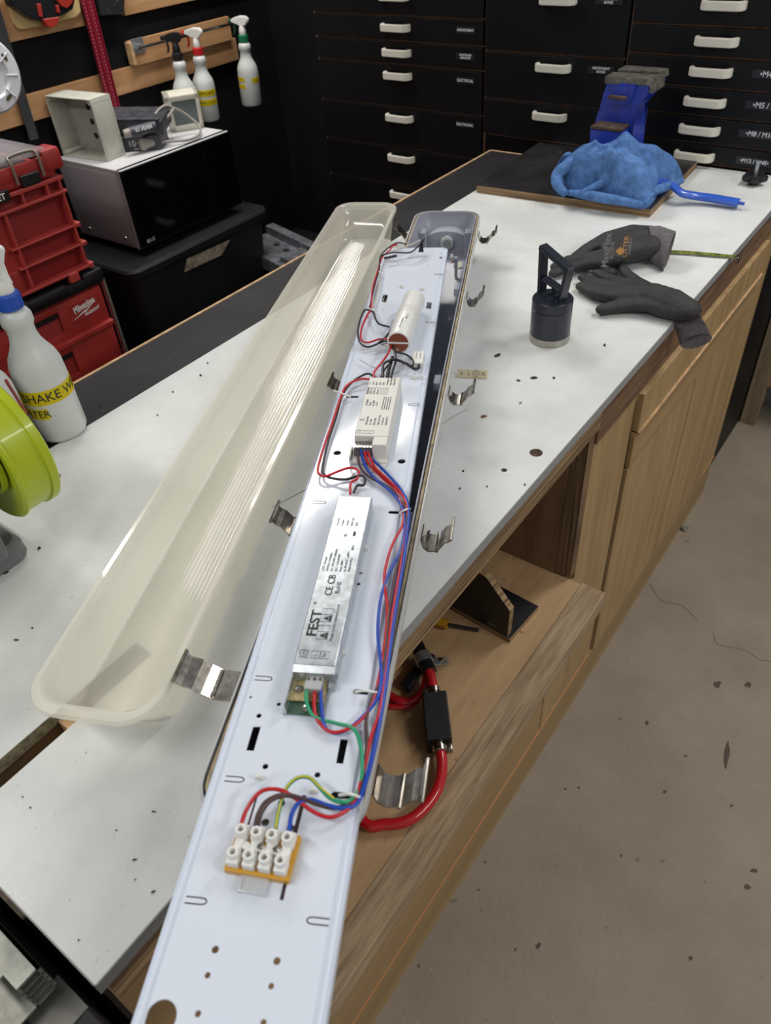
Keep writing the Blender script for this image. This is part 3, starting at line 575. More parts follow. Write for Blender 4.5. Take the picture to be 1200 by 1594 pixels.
wire('red', [(572, 703, .016), (584, 728, .011), (602, 745, .008), (624, 768, .006), (634, 795, .006), (628, 850, .005), (620, 900, .005), (610, 960, .005), (603, 1020, .004), (597, 1070, .004), (590, 1110, .005), (577, 1150, .005), (566, 1200, .005), (553, 1245, .004), (533, 1266, .006), (510, 1272, .008), (485, 1262, .010), (460, 1243, .014), (437, 1230, .017), (414, 1229, .018), (397, 1240, .016), (383, 1262, .012), (375, 1284, .010)])
wire('blue', [(563, 692, .016), (577, 712, .012), (600, 735, .008), (626, 765, .006), (636, 795, .006), (631, 850, .006), (624, 900, .005), (614, 960, .005), (606, 1020, .004), (600, 1070, .004), (592, 1120, .005), (582, 1170, .006), (570, 1215, .005), (556, 1250, .004), (535, 1258, .006), (510, 1254, .009), (484, 1245, .012), (465, 1250, .013), (454, 1268, .011), (450, 1294, .009)], .0017)
wire('blue', [(628, 850, .004), (618, 905, .004), (608, 965, .004), (602, 1020, .004), (594, 1075, .004), (588, 1130, .004), (578, 1180, .005), (566, 1225, .004)], .0014)
wire('brown', [(629, 850, .003), (618, 920, .004), (610, 980, .004), (603, 1040, .004), (597, 1085, .004), (586, 1150, .004), (570, 1215, .004)], .0014)
# red + black pair, left edge
wire('red', [(545, 769, .008), (546, 752, .008), (556, 745, .009), (558, 733, .010), (546, 728, .010), (528, 733, .009), (508, 741, .008), (497, 738, .008), (495, 728, .008), (504, 695, .008), (518, 655, .008), (529, 622, .008), (540, 600, .008), (562, 590, .010), (580, 590, .010), (583, 578, .012), (596, 562, .014), (605, 548, .014), (609, 535, .014), (604, 528, .014), (590, 528, .012), (573, 533, .010), (562, 528, .009), (563, 510, .009), (572, 490, .008), (577, 480, .007), (580, 450, .007), (587, 425, .007), (595, 400, .008), (606, 390, .012), (611, 383, .014), (618, 381, .012)])
wire('black', [(550, 767, .008), (556, 756, .009), (566, 755, .009), (568, 745, .010), (560, 740, .010), (540, 746, .008), (520, 745, .006), (506, 740, .006), (502, 728, .006), (510, 690, .006), (523, 650, .006), (533, 615, .006), (548, 595, .006), (570, 582, .009), (582, 586, .010), (591, 592, .010)])
wire('black', [(590, 533, .012), (600, 525, .013), (608, 515, .013), (609, 510, .013), (603, 508, .012), (590, 504, .010), (584, 495, .009), (581, 486, .008), (572, 482, .008), (566, 485, .008), (560, 500, .008), (557, 520, .008), (562, 535, .008), (574, 540, .008), (590, 534, .010), (600, 531, .012), (610, 536, .014), (614, 545, .014), (616, 560, .012), (612, 575, .012), (608, 588, .012)])
wire('black', [(575, 480, .007), (583, 445, .007), (590, 420, .008), (592, 400, .010), (602, 388, .012), (618, 378, .012), (632, 380, .012)], .0013)
wire('black', [(592, 398, .010), (612, 393, .013), (638, 393, .016), (652, 382, .02), (660, 373, .022)], .0014)
wire('grey', [(608, 392, .013), (634, 383, .016), (655, 374, .022)], .0016); wire('grey', [(592, 428, .006), (589, 450, .006), (581, 478, .006)], .0013)
wire('black', [(598, 402, .012), (617, 398, .013)], .0022)
b = bm_new(); p = TP(655, 388, .012)
for k in range(5): tube(b, [TP(660-k, 373+k*.6, .022), TP(654+k*.9, 384, .016), TP(652+k*1.6, 392, .006)], .0012, 6, 4)
ob('black_wire_tails', b, WR['black'], tray, smooth=50)
wire('clear', [(602, 408, .006), (625, 404, .008), (645, 402, .01), (665, 398, .006)], .0009); wire('clear', [(560, 560, .006), (585, 572, .008), (610, 560, .008), (636, 560, .01)], .0009)
wire('black', [(617, 548, .014), (632, 552, .014), (642, 560, .012), (643, 568, .010), (640, 570, .008)], .0014)
wire('black', [(596, 588, .012), (596, 570, .014), (602, 563, .016), (615, 560, .016), (632, 566, .012), (645, 574, .009), (651, 573, .007), (652, 567, .006)], .0018)
wire('black', [(603, 588, .012), (606, 572, .012), (611, 556, .012)], .0026); wire('black', [(592, 590, .012), (598, 576, .012), (610, 562, .012)], .0014)
wire('grey', [(604, 588, .012), (596, 578, .012), (597, 568, .012)], .0012); wire('grey', [(600, 586, .012), (610, 575, .012), (625, 568, .010), (634, 562, .010)], .0010)
wire('grey', [(620, 545, .014), (612, 541, .010), (600, 538, .008), (594, 536, .006), (610, 534, .006)], .0009)
for a, m, b2 in (((553, 1077), (568, 1075), (588, 1079)), ((528, 1238), (545, 1236), (562, 1242)), ((622, 799), (630, 794), (638, 792)), ((520, 608), (530, 612), (546, 618)), ((572, 477), (577, 482), (583, 482)), ((586, 420), (591, 424), (596, 425))):
    b = bm_new(); tube(b, [TP(*a, .0015), TP(*m, .009), TP(*b2, .004)], .0013, 6, 5); ob('cable_tie', b, WPL, tray, smooth=50)
# ---------------------------------------------------------------- diffuser
DM = axes((.904, .428, 0), (-.428, .904, 0), (-.760, .720, .95))
m = bpy.data.materials.new('frosted_diffuser'); m.use_nodes = True; N = m.node_tree.nodes; L = m.node_tree.links; pb = N['Principled BSDF']
pb.inputs['Base Color'].default_value = lin((252, 250, 240)); pb.inputs['Roughness'].default_value = .07; pb.inputs['Coat Weight'].default_value = .0
tc = N.new('ShaderNodeTexCoord'); wv = N.new('ShaderNodeTexWave'); wv.wave_type = 'BANDS'; wv.bands_direction = 'X'; wv.inputs['Scale'].default_value = 62; wv.inputs['Distortion'].default_value = 0
L.new(tc.outputs['Object'], wv.inputs[0]); bp = N.new('ShaderNodeBump'); bp.inputs['Strength'].default_value = .6; bp.inputs['Distance'].default_value = .00024
L.new(wv.outputs[1], bp.inputs['Height']); sx_ = N.new('ShaderNodeSeparateXYZ'); L.new(tc.outputs['Object'], sx_.inputs[0]); lt_ = N.new('ShaderNodeMath'); lt_.operation = 'LESS_THAN'; lt_.inputs[1].default_value = .012; L.new(sx_.outputs[2], lt_.inputs[0]); L.new(lt_.outputs[0], bp.inputs['Strength']); L.new(bp.outputs[0], pb.inputs['Normal'])
tl = N.new('ShaderNodeBsdfTranslucent'); tl.inputs[0].default_value = lin((254, 250, 236)); mx = N.new('ShaderNodeMixShader'); mx.inputs[0].default_value = .45
L.new(pb.outputs[0], mx.inputs[1]); L.new(tl.outputs[0], mx.inputs[2]); tp = N.new('ShaderNodeBsdfTransparent'); m2 = N.new('ShaderNodeMixShader'); m2.inputs[0].default_value = .52
L.new(tp.outputs[0], m2.inputs[1]); L.new(mx.outputs[0], m2.inputs[2]); pb.inputs['Specular IOR Level'].default_value = 0
fr_ = N.new('ShaderNodeFresnel'); fr_.inputs[0].default_value = 1.6; gl_ = N.new('ShaderNodeBsdfGlossy'); gl_.inputs['Roughness'].default_value = .07; m3 = N.new('ShaderNodeMixShader')
L.new(bp.outputs[0], fr_.inputs['Normal']); L.new(bp.outputs[0], gl_.inputs['Normal']); ge_ = N.new('ShaderNodeNewGeometry'); bf_ = N.new('ShaderNodeMath'); bf_.operation = 'SUBTRACT'; bf_.inputs[0].default_value = 1; L.new(ge_.outputs['Backfacing'], bf_.inputs[1]); ml_ = N.new('ShaderNodeMath'); ml_.operation = 'MULTIPLY'; L.new(bf_.outputs[0], ml_.inputs[0]); L.new(fr_.outputs[0], ml_.inputs[1]); L.new(ml_.outputs[0], m3.inputs[0]); L.new(m2.outputs[0], m3.inputs[1]); L.new(gl_.outputs[0], m3.inputs[2]); L.new(m3.outputs[0], N['Material Output'].inputs[0])
diff = thing('diffuser_cover', 'long translucent cream diffuser cover lying open side up beside the housing', 'light cover', M=DM)
bm = bm_new()
loft(bm, [(.104, 1.215, .02, .0012), (.112, 1.225, .024, .004), (.120, 1.275, .030, .046), (.123, 1.285, .034, .058), (.132, 1.306, .038, .060), (.1345, 1.310, .038, .063), (.1345, 1.310, .038, .067), (.132, 1.308, .037, .069), (.122, 1.290, .033, .069), (.119, 1.282, .031, .066), (.116, 1.270, .029, .044), (.110, 1.222, .022, .0065), (.104, 1.216, .018, .0045)])
ob('cover', bm, m, diff, smooth=35)

P = BM @ Vector((.030, .545, .008)); b = bm_new(); prism(b, [(-.006, -.010), (.005, -.008), (.007, .002), (.001, .011), (-.005, .004)], 0, .0008, Matrix.Translation(P) @ Matrix.Rotation(.5, 4, 'X')); free('paper_scrap', b, mat('cream_scrap', (226, 220, 186), .7), 'cream paper scrap lying inside the far end of the grey housing', 'debris')
P = BM @ Vector((.021, .568, .010)); b = bm_new(); tube(b, [P, P+Vector((.004, -.006, .002)), P+Vector((.003, -.014, 0))], lambda t: .0026*math.sin(math.pi*min(.95, max(.1, t)))+.0006, 8); tube(b, [P+Vector((-.005, -.004, -.001)), P+Vector((.004, -.007, .001)), P+Vector((.012, -.006, -.001))], .0007, 6); free('dried_insect', b, mat('insect_brown', (136, 92, 56), .7), 'small brown dried insect inside the housing below the nylon nut', 'insect', smooth=50)
# ---------------------------------------------------------------- things on the far bench
bm = bm_new(); A = [Z(742, 288, .968), Z(840, 222, .968), Z(1097, 256, .968), Z(1013, 326, .968)]
brd = thing('plywood_board', 'black-faced plywood board under the vise and the blue towel', 'board', (-.755, 1.83, .95))
MBd = axes(A[3]-A[0], A[1]-A[0], A[0]); wB = (A[3]-A[0]).length; lB = (A[1]-A[0]).length
ob('core', box(-.0, wB, 0, lB, -.018, -.0008, .0004, MBd), PLYE, brd, True)
ob('black_face', box(-.0, wB, 0, lB, -.0008, .0001, 0, MBd), mat('black_film', (34, 32, 34), .4, var=.3, scale=14, specks=[(30, .70, (96, 84, 74), .6)]), brd, True, label='scuffed black film face')
# bench vise
VB = mat('vise_blue', (34, 58, 168), .38, var=.12, scale=30, coat=.2); VS = mat('vise_jaw', (128, 126, 116), .45, .6, var=.25, scale=60); VR = mat('rusty_flat', (96, 78, 64), .6, .3, var=.3, scale=60)
VY = 1.80
def vp(px, py): return YP(px, py, VY)
vz = lambda py, px=960: vp(px, py).z
vise = thing('bench_vise', 'blue cast iron bench vise with grey steel jaws on the black board', 'vise', (-.68, 1.86, .968))
MV = axes((1, .06, 0), (-.06, 1, 0), (-.663, 1.80, .968))
def vface(pts, y, dy, m, name, bev=.002, lab=None):
    b = bm_new(); q = [YP(px, py, y) for px, py in pts]; prism(b, [(p_.x, p_.z) for p_ in q], -dy, 0, Matrix(((1, 0, 0, 0), (0, 0, -1, y), (0, 1, 0, 0), (0, 0, 0, 1))))
    if bev: bmesh.ops.bevel(b, geom=list(b.edges), offset=bev, segments=2, affect='EDGES')
    return ob(name, b, m, vise, True, smooth=35, label=lab)
vface([(943, 126), (1014, 131), (1014, 142), (1000, 152), (984, 170), (979, 262), (926, 262), (926, 185), (942, 146)], 1.80, .085, VB, 'vise_body', .004)
vface([(962, 130), (990, 133), (984, 153), (976, 165), (944, 162), (948, 150)], 1.79, .012, VB, 'front_web', .003)
vface([(947, 149), (975, 152), (973, 156), (945, 153)], 1.778, .012, VR, 'web_flat', .001)
vface([(918, 199), (966, 205), (966, 262), (916, 262)], 1.752, .046, VB, 'slide_bar', .003)
vface([(919, 196), (966, 202), (966, 206), (918, 200)], 1.750, .05, VR, 'anvil_flat', .001, 'rusty brown flat on the slide')
vface([(941, 119), (1014, 124), (1014, 134), (941, 130)], 1.797, .048, VS, 'jaw', .0015, 'grey steel jaw')
vface([(961, 108), (1030, 113), (1030, 124), (961, 118)], 1.856, .045, VS, 'jaw', .0015, 'grey steel jaw')
vface([(1009, 124), (1016, 124), (1016, 146), (1009, 144)], 1.800, .07, VS, 'jaw_end', .001, 'grey steel jaw end')
b = bm_new(); lathe(b, [(.07, 0), (.07, .014), (.05, .02), (.045, .03)], 32, Matrix.Translation((-.70, 1.875, .9685))); ob('swivel_base', b, VB, vise, True, smooth=40)
# towel: crumpled microfibre heap, closed mesh
TC = Vector((-.69, 1.712, .97)); out = [Z(x, y, .97) for x, y in [(864, 275), (866, 290), (882, 301), (903, 306), (925, 308), (950, 316), (975, 321), (1003, 324), (1018, 312), (1028, 296), (1045, 288), (1064, 280)]]
back = [Vector((-.555, 1.85, .97)), Vector((-.58, 1.85, .97)), Vector((-.615, 1.79, .97)), Vector((-.66, 1.778, .97)), Vector((-.72, 1.746, .97)), Vector((-.79, 1.76, .97)), Vector((-.815, 1.745, .97))]
ring = smooth_path([p for p in out+back]+[out[0]], 6)[:-1]; n = len(ring); bm = bm_new(); rows = []; NR = 30
for i in range(NR):
    t = 1-i/NR; row = []
    for k, p in enumerate(ring):
        q = TC.lerp(p, t); h = .104*(1-t**3.4)**.62
        a = (q.x-TC.x); c = (q.y-TC.y)
        h *= 1.02-.34*min(1, abs(a-.03)/.15)**1.6
        f = noise.noise(Vector((q.x*13+q.y*9, (q.y*1.0-q.x*.7)*16, 3)))*.030+noise.noise(Vector((q.x*26-q.y*20, q.y*26, 7)))*.014+noise.noise(Vector((q.x*70, q.y*70, 1)))*.004
        f += .015*(1-abs(math.sin(15*a+30*c+1.5*math.sin(18*a)+.5)))**1.3-.004
        hh = max(.002, h+f*min(1, (1-t)*5)) if i else .0025
        row.append(bm.verts.new((q.x+f*.35*min(1, (1-t)*4), q.y-f*.5*min(1, (1-t)*4), .969+hh)))
    rows.append(row)
base = [bm.verts.new((p.x, p.y, .9686)) for p in ring]; bm.faces.new(base[::-1])
top = bm.verts.new((TC.x, TC.y, .969+.092))
for a_, b_ in zip([base]+rows, rows):
    for k in range(n): bm.faces.new((a_[k], a_[(k+1) % n], b_[(k+1) % n], b_[k]))
for k in range(n): bm.faces.new((rows[-1][k], rows[-1][(k+1) % n], top))
for _i in range(5): bmesh.ops.smooth_vert(bm, verts=[v for v in bm.verts if v.co.z > .973], factor=.35, use_axis_x=True, use_axis_y=True, use_axis_z=True)
for P, r in (([(880, 302, .982), (868, 288, .995), (868, 272, 1.01), (885, 258, 1.025), (910, 248, 1.035), (940, 243, 1.045)], .012), ([(1003, 318, .98), (1010, 304, .985), (1022, 296, .985), (1045, 288, .985), (1062, 281, .985)], .0085), ([(885, 300, .978), (915, 304, .985), (960, 312, .982), (1002, 319, .978)], .009), ([(905, 300, .99), (940, 285, 1.005), (970, 272, 1.02), (1000, 270, 1.02)], .009)):
    tube(bm, [Z(*q) for q in P], lambda t, r=r: r*(.7+.5*math.sin(math.pi*t)), 10, 6)
TOW = mat('blue_terry', (92, 130, 186), .95, var=.16, scale=60, bump=.9, bscale=420, spec=.1)
o = free('towel', bm, TOW, 'crumpled blue microfibre towel heaped on the black board in front of the vise', 'towel', smooth=80)
# blue handle sticking out under the towel
b = bm_new(); P = [Z(1008, 288, .985), Z(1030, 283, .99), Z(1048, 290, .985), Z(1062, 301, .975), Z(1082, 305, .968), Z(1110, 309, .965), Z(1150, 316, .963)]
tube(b, P, lambda t: .0105+.0025*t, 12, 6, flat=.62); 
free_h = thing('brush_handle', 'blue plastic tool handle poking out from under the blue towel', 'tool', (P[3].x, P[3].y, .955))
ob('handle', b, mat('blue_plastic', (48, 92, 192), .28, coat=.3), free_h, True, smooth=60)
b = bm_new(); d = (P[-1]-P[-2]).normalized(); tube(b, [P[-1], P[-1]+d*.012], .0035, 10, smooth=False); ob('end_loop', b, mat('blue_plastic', (48, 92, 192), .28), free_h, True, smooth=40)
# star knob with threaded stud
K = Z(1172, 287, .95); kn = thing('star_knob', 'black star knob standing with its threaded stud upwards at the far right of the bench', 'knob', K)
b = bm_new(); prism(b, [((.024+.0055*math.cos(5*t))*math.cos(t), (.024+.0055*math.cos(5*t))*math.sin(t)) for t in [2*math.pi*k/50 for k in range(50)]], .009, .024); bmesh.ops.bevel(b, geom=[e for e in b.edges if abs(e.verts[0].co.z-e.verts[1].co.z) < 1e-6], offset=.003, segments=2, affect='EDGES'); lathe(b, [(.011, 0), (.012, .010)], 20)
ob('knob', b, BLKPL, kn, smooth=40); b = bm_new(); tube(b, [(0, 0, .02), (0, 0, .052)], .004, 12, smooth=False); ob('stud', b, ZINC, kn, smooth=40)
# magnetic pick-up tool
G = Vector((-.4835, 1.075, .95)); mg = thing('magnetic_pickup', 'black magnetic pick-up cylinder with a triangular handle standing on the white bench', 'tool', G)
BK = mat('satin_black', (34, 38, 50), .32, coat=.15)
b = bm_new(); lathe(b, [(.0325, .0125), (.0335, .013), (.0335, .058), (.0325, .0585), (.0325, .0595), (.0335, .060), (.0335, .0735), (.0318, .0755), (.012, .0755)], 40); body = ob('cylinder', b, BK, mg, smooth=35)
b = bm_new(); lathe(b, [(.0325, 0), (.034, .001), (.034, .0125), (.030, .0130)], 40); ob('steel_base', b, mat('nickel', (176, 172, 162), .35, .8), mg, smooth=35, label='bare nickel base ring')
Fm = axes((.93, -.36, 0), (0, 0, 1), (0, 0, 0))   # handle plane: x to the right in view, y up
def strap(pts, w, t, name='handle_strap', par=mg):
    for a, c in zip(pts, pts[1:]):
        L = math.hypot(c[0]-a[0], c[1]-a[1]); M2 = Fm @ Matrix.Translation((a[0], a[1], 0)) @ Matrix.Rotation(math.atan2(c[1]-a[1], c[0]-a[0]), 4, 'Z')
        ob(name, box(-.001, L+.001, -t/2, t/2, -w/2, w/2, .0012, M2), BK, par)
strap([(-.027, .072), (-.030, .150)], .016, .007); strap([(-.033, .150), (.033, .132)], .016, .008); strap([(.031, .134), (.018, .066)], .016, .007)
b = bm_new(); Mr = Fm
tube(b, [Mr @ Vector((-.021, .100, 0)), Mr @ Vector((.012, .095, 0)), Mr @ Vector((.021, .094, 0))], .0085, 14, 3, flat=.45); ob('plunger_bar', b, BK, mg, smooth=50)
b = bm_new(); tube(b, [Mr @ Vector((0, .066, 0)), Mr @ Vector((0, .100, 0))], .0035, 10, smooth=False); lathe(b, [(.011, .0755), (.009, .080), (.005, .081)], 20); ob('plunger_rod', b, BK, mg, smooth=40)
for k in range(7):
    t = .15+.11*k; x0 = -.033+.066*t; z0 = .150-.018*t
    ob('rib_slot', box(-.0022, .0022, -.0022, .0004, -.0083, -.0078, 0, Fm @ Matrix.Translation((x0, z0, 0))), DARKHOLE, mg) if False else None
# tape measure blade
TPB = [Z(1020, 391, .953), Z(1060, 392, .953), Z(1110, 396, .953), Z(1150, 400, .9525)]
tp_ = thing('tape_measure', 'thin black and yellow tape measure blade lying across the bench edge under the glove cuff', 'tape measure', TPB[1])
b = bm_new(); tube(b, TPB, .0068, 8, 4, flat=.16); ob('blade', b, mat('tape_yellow', (150, 160, 50), .35, c2=(30, 32, 28), scale=70), tp_, True, smooth=50)
b = bm_new(); bmb(b, -.006, .001, -.0065, .0065, -.014, .0015, .0006, Matrix.Translation(TPB[-1])); ob('end_hook', b, STEEL, tp_, True)
b = bm_new(); tube(b, [p-Vector((-.001, .009, .001)) for p in TPB[:-1]]+[TPB[-1]-Vector((.004, .008, .001))], .0018, 6, 3); ob('blade_edge', b, STEEL, tp_, True, smooth=50)
# cream terminal marker strip
M1 = Z(712, 588, .95); M2_ = Z(758, 590, .95); ms = thing('terminal_marker', 'small cream marker strip with printed L N symbols standing by a housing latch', 'label', (M1+M2_)/2)
MS = axes(M2_-M1, (-.35, .5, .75), (M1+M2_)/2+Vector((0, 0, .0006))); wM = (M2_-M1).length/2
ob('strip', box(-wM, wM, 0, .013, 0, .0012, .0003, MS), mat('cream_card', (216, 206, 168), .5), ms, True)
b = bm_new()
for i, s in enumerate('\u2193L\u2295N'): text(b, s, .0075, MS @ Matrix.Translation((-wM*.72+i*wM*.48, .0068, .0014)), ext=.0001)
ob('lettering', b, INKG, ms, True)
# ---------------------------------------------------------------- gloves
GB = mat('black_nitrile', (44, 42, 43), .62, var=.25, scale=30, bump=.5, bscale=700)
CUF = mat('grey_knit', (104, 99, 103), .9, var=.12, scale=90, stretch=(1, 1, 1), bump=.9, bscale=500)
def gz(px, py, h): return Z(px, py, .95+h)
def glove(label, fingers, palm, cuff, cuff_ring, origin):
    t = thing('work_glove', label, 'glove', origin, group=None)
    S = []
    for P, R in fingers+palm: S += chain([gz(*q) for q in P], R, .72, .35)
    bm = blob(S, .0026, 5); ob('hand', bm, GB, t, True, smooth=80)
    rings = []; bm = bm_new()
    for (a, c, th) in cuff_ring:       # two ends of a flat oval, thickness
        A_ = gz(*a); B_ = gz(*c); m_ = (A_+B_)/2; u = (B_-A_)/2; up = Vector((0, 0, 1)); up = (up-u.normalized()*up.dot(u.normalized())).normalized()
        rings.append((m_, u, up*th))
    prev = None; N_ = 28; allr = []
    for k in range(len(rings)-1):
        for j in range(6):
            s = j/6; m0, u0, w0 = rings[k]; m1, u1, w1 = rings[k+1]; allr.append((m0.lerp(m1, s), u0.lerp(u1, s), w0.lerp(w1, s)))
    allr.append(rings[-1])
    def mk(q, sc=1, rib=0): return [bm.verts.new(q[0]+q[1]*sc*math.cos(2*math.pi*i/N_)+q[2]*(sc+rib*(i % 2))*math.sin(2*math.pi*i/N_)) for i in range(N_)]
    R_ = [mk(q, 1, .06) for q in allr]+[mk(allr[-1], .93)]+[mk(allr[max(0, len(allr)-5)], .85)]
    for a_, b_ in zip(R_, R_[1:]):
        for i in range(N_): bm.faces.new((a_[i], a_[(i+1) % N_], b_[(i+1) % N_], b_[i]))
    bm.faces.new(R_[0][::-1]); bm.faces.new(R_[-1])
    ob('cuff', bm, CUF, t, True, smooth=50, label='grey ribbed knit cuff'); return t
g1 = glove('charcoal work glove with printed lettering, its open cuff pointing right',
    [([(893, 403, .018), (915, 387, .024), (945, 370, .034), (985, 360, .042), (1012, 362, .040)], [.0125, .0145, .016, .018, .018]),
     ([(862, 426, .011), (880, 418, .014), (905, 412, .018), (935, 408, .024)], [.0115, .0135, .0145, .017]),
     ([(864, 415, .020), (885, 405, .024), (915, 402, .026), (940, 398, .028)], [.0105, .0125, .0145, .018]),
     ([(935, 425, .009), (950, 424, .010)], [.010, .012])],
    [([(925, 408, .020), (950, 400, .024), (980, 390, .028), (1008, 384, .030)], [.020, .027, .031, .031]), ([(945, 385, .030), (975, 374, .034), (1005, 370, .036)], [.018, .024, .026])],
    None, [((1012, 404, .014), (1008, 354, .052), .016), ((1022, 412, .008), (1026, 353, .050), .019), ((1032, 421, .004), (1052, 362, .046), .020)], Z(960, 410, .95))
b = bm_new(); 
def gtext(s, sz, px, py, h, m, par):
    o_ = gz(px, py, h); vx = (gz(965, 360, h)-gz(945, 425, h)); vx = Vector((-.02, .05, .085)).normalized()
    rd = (CAM-o_).normalized(); M_ = axes(vx, rd.cross(vx), o_); b = bm_new(); text(b, s, sz, M_, ext=.0002, bold=.0001); ob('print', b, m, par, True)
GT = mat('glove_print', (130, 128, 126), .6)
gl1 = ('g',)
g2 = glove('charcoal work glove nearer the bench edge with its grey knit cuff hanging over the side',
    [([(937, 482, .011), (955, 478, .013), (985, 474, .016), (1020, 474, .020)], [.0125, .0145, .0155, .018]),
     ([(905, 446, .010), (925, 456, .012), (950, 461, .016), (985, 462, .022)], [.012, .0145, .016, .019]),
     ([(907, 432, .012), (925, 440, .016), (950, 446, .020), (985, 452, .024)], [.0105, .013, .015, .018]),
     ([(928, 424, .012), (945, 433, .016), (970, 440, .020), (995, 448, .024)], [.0095, .012, .014, .018]),
     ([(966, 412, .010), (975, 426, .014), (990, 438, .018), (1005, 450, .020)], [.010, .012, .013, .018])],
    [([(985, 458, .020), (1015, 460, .024), (1045, 470, .024), (1068, 482, .020)], [.022, .029, .030, .026]), ([(1000, 470, .018), (1030, 478, .018), (1060, 485, .018)], [.018, .022, .022])],
    None, [((1030, 492, .006), (1076, 476, .028), .014), ((1046, 500, -.002), (1088, 488, .018), .013), ((1052, 515, -.022), (1097, 503, .004), .0125), ((1059, 538, -.040), (1108, 524, -.018), .0125)], Z(1000, 480, .95))
for s, sz, px, py, h, mm in (('MaxiFlex', .017, 944, 390, .062, GT), ('ACTIVE', .009, 953, 390, .063, GT), ('OTTER', .012, 974, 384, .068, mat('print_orange', (196, 140, 70), .6)), ('EN388:2016', .006, 981, 383, .068, GT), ('\u25C6', .016, 966, 391, .066, mat('print_orange', (196, 140, 70), .6))):
    gtext(s, sz, px, py, h, mm, g1)
# ---------------------------------------------------------------- spray bottles
HD = mat('hdpe_natural', (208, 211, 209), .38, alpha=.93, sub=.2)
YL = mat('yellow_label', (250, 232, 24), .45)
TXT = mat('label_black', (30, 32, 34), .5)
def bottle(label, loc, rz, s, cap, trig, labels, tiltm=None, trigger=True):
    M = Matrix.Translation(loc) @ (tiltm or Matrix.Identity(4)) @ Matrix.Rotation(rz, 4, 'Z') @ Matrix.Diagonal((s, s, s, 1))
    t = thing('spray_bottle', label, 'spray bottle', M=Matrix.Translation(loc) @ (tiltm or Matrix.Identity(4)) @ Matrix.Rotation(rz, 4, 'Z'))
    S = Matrix.Diagonal((s, s, s, 1))
    b = bm_new(); lathe(b, [(.030, 0), (.036, .002), (.0385, .008), (.0385, .100), (.0375, .122), (.0335, .135), (.026, .148), (.0215, .158), (.0195, .168), (.0195, .180), (.0225, .186), (.0225, .197), (.0195, .203), (.014, .207), (.0135, .212)], 44, S)
    ob('bottle', b, HD, t, smooth=40)
    b = bm_new(); prof = [(.0162, .2085), (.0172, .2095), (.0172, .228), (.0155, .231), (.009, .231)]
    seg = 48; rings = []
    for (r, z) in prof: rings.append([b.verts.new(((r+(.0006 if k % 2 else 0))*math.cos(2*math.pi*k/seg)*s, (r+(.0006 if k % 2 else 0))*math.sin(2*math.pi*k/seg)*s, z*s)) for k in range(seg)])
    for a_, c_ in zip(rings, rings[1:]):
        for k in range(seg): b.faces.new((a_[k], a_[(k+1) % seg], c_[(k+1) % seg], c_[k]))
    b.faces.new(rings[0][::-1]); b.faces.new(rings[-1]); ob('collar', b, cap, t, label='coloured screw collar')
    wh = trig[0]; b = bm_new(); lathe(b, [(.0125, .231), (.0135, .233), (.0125, .246), (.0105, .255), (.008, .262)], 24, S); 
    prism(b, [(-.018, .262), (-.030, .276), (-.022, .288), (.004, .289), (.030, .282), (.040, .276), (.040, .268), (.018, .268), (.010, .258), (-.008, .256)], -.0085, .0085, S @ Matrix.Rotation(math.radians(90), 4, 'X'))
    bmesh.ops.bevel(b, geom=[e for e in b.edges if abs(abs(e.verts[0].co.y/s)-.0085) < 1e-4 and abs(abs(e.verts[1].co.y/s)-.0085) < 1e-4], offset=.003*s, segments=2, affect='EDGES')
    ob('spray_head', b, wh, t, smooth=40)
    b = bm_new(); tube(b, [Vector(p)*s for p in ((.026, 0, .269), (.030, 0, .258), (.029, 0, .244), (.034, 0, .230))], .0045*s, 8, 5, flat=.8); ob('trigger', b, trig[1], t, smooth=50)
    b = bm_new(); lathe(b, [(.0062, 0), (.0072, .001), (.0072, .009), (.004, .011)], 14, S @ Matrix.Translation((.040, 0, .272)) @ Matrix.Rotation(math.radians(90), 4, 'Y')); ob('nozzle', b, trig[1], t, smooth=40)
    for (z0, z1, a0, a1, tx_, sz) in labels:
        R_ = .0392; b = bm_new(); N_ = 24; lo = []; hi = []
        for k in range(N_+1):
            a = a0+(a1-a0)*k/N_; lo.append(b.verts.new((R_*math.cos(a)*s, R_*math.sin(a)*s, z0*s))); hi.append(b.verts.new((R_*math.cos(a)*s, R_*math.sin(a)*s, z1*s)))
        for k in range(N_): b.faces.new((lo[k], lo[k+1], hi[k+1], hi[k]))
        r_ = bmesh.ops.solidify(b, geom=b.faces[:], thickness=-.0003); lb = ob('label', b, YL, t, smooth=40, label='yellow label')
        if tx_:
            b = bm_new(); am = (a0+a1)/2; text(b, tx_, sz*s, Matrix.Rotation(am+math.pi/2, 4, 'Z') @ Matrix.Translation((0, 0, (z0+z1)/2*s)), ext=.0001, wrap=(R_+.0004)*s); ob('lettering', b, TXT, lb)
    return t
va = lambda L: math.atan2(-L[1], -L[0])      # angle that faces the camera
WT = (WPL, WPL)
p = Vector((-.997, .455, .95)); a = va(p)
bottle('white spray bottle with blue collar and yellow SHAKE WELL label', p, 2.4, .98, mat('blue_cap', (24, 74, 176), .35), WT, [(.070, .093, a-1.4-2.4, a+1.75-2.4, 'T SHAKE WELL', .0205), (.046, .064, a-1.55-2.4, a-.25-2.4, 'WATER', .0165)])
p2 = Vector((-1.000, .376, .95)); a2 = va(p2)
bottle('white spray bottle cut off by the frame, behind the green grinder', p2, 2.2, .95, WPL, WT, [(.075, .094, a2-1.3-2.2, a2+1.3-2.2, 'ISOPROPYL', .0155), (.052, .067, a2-.9-2.2, a2+1.3-2.2, 'GP CLEANER', .010)])
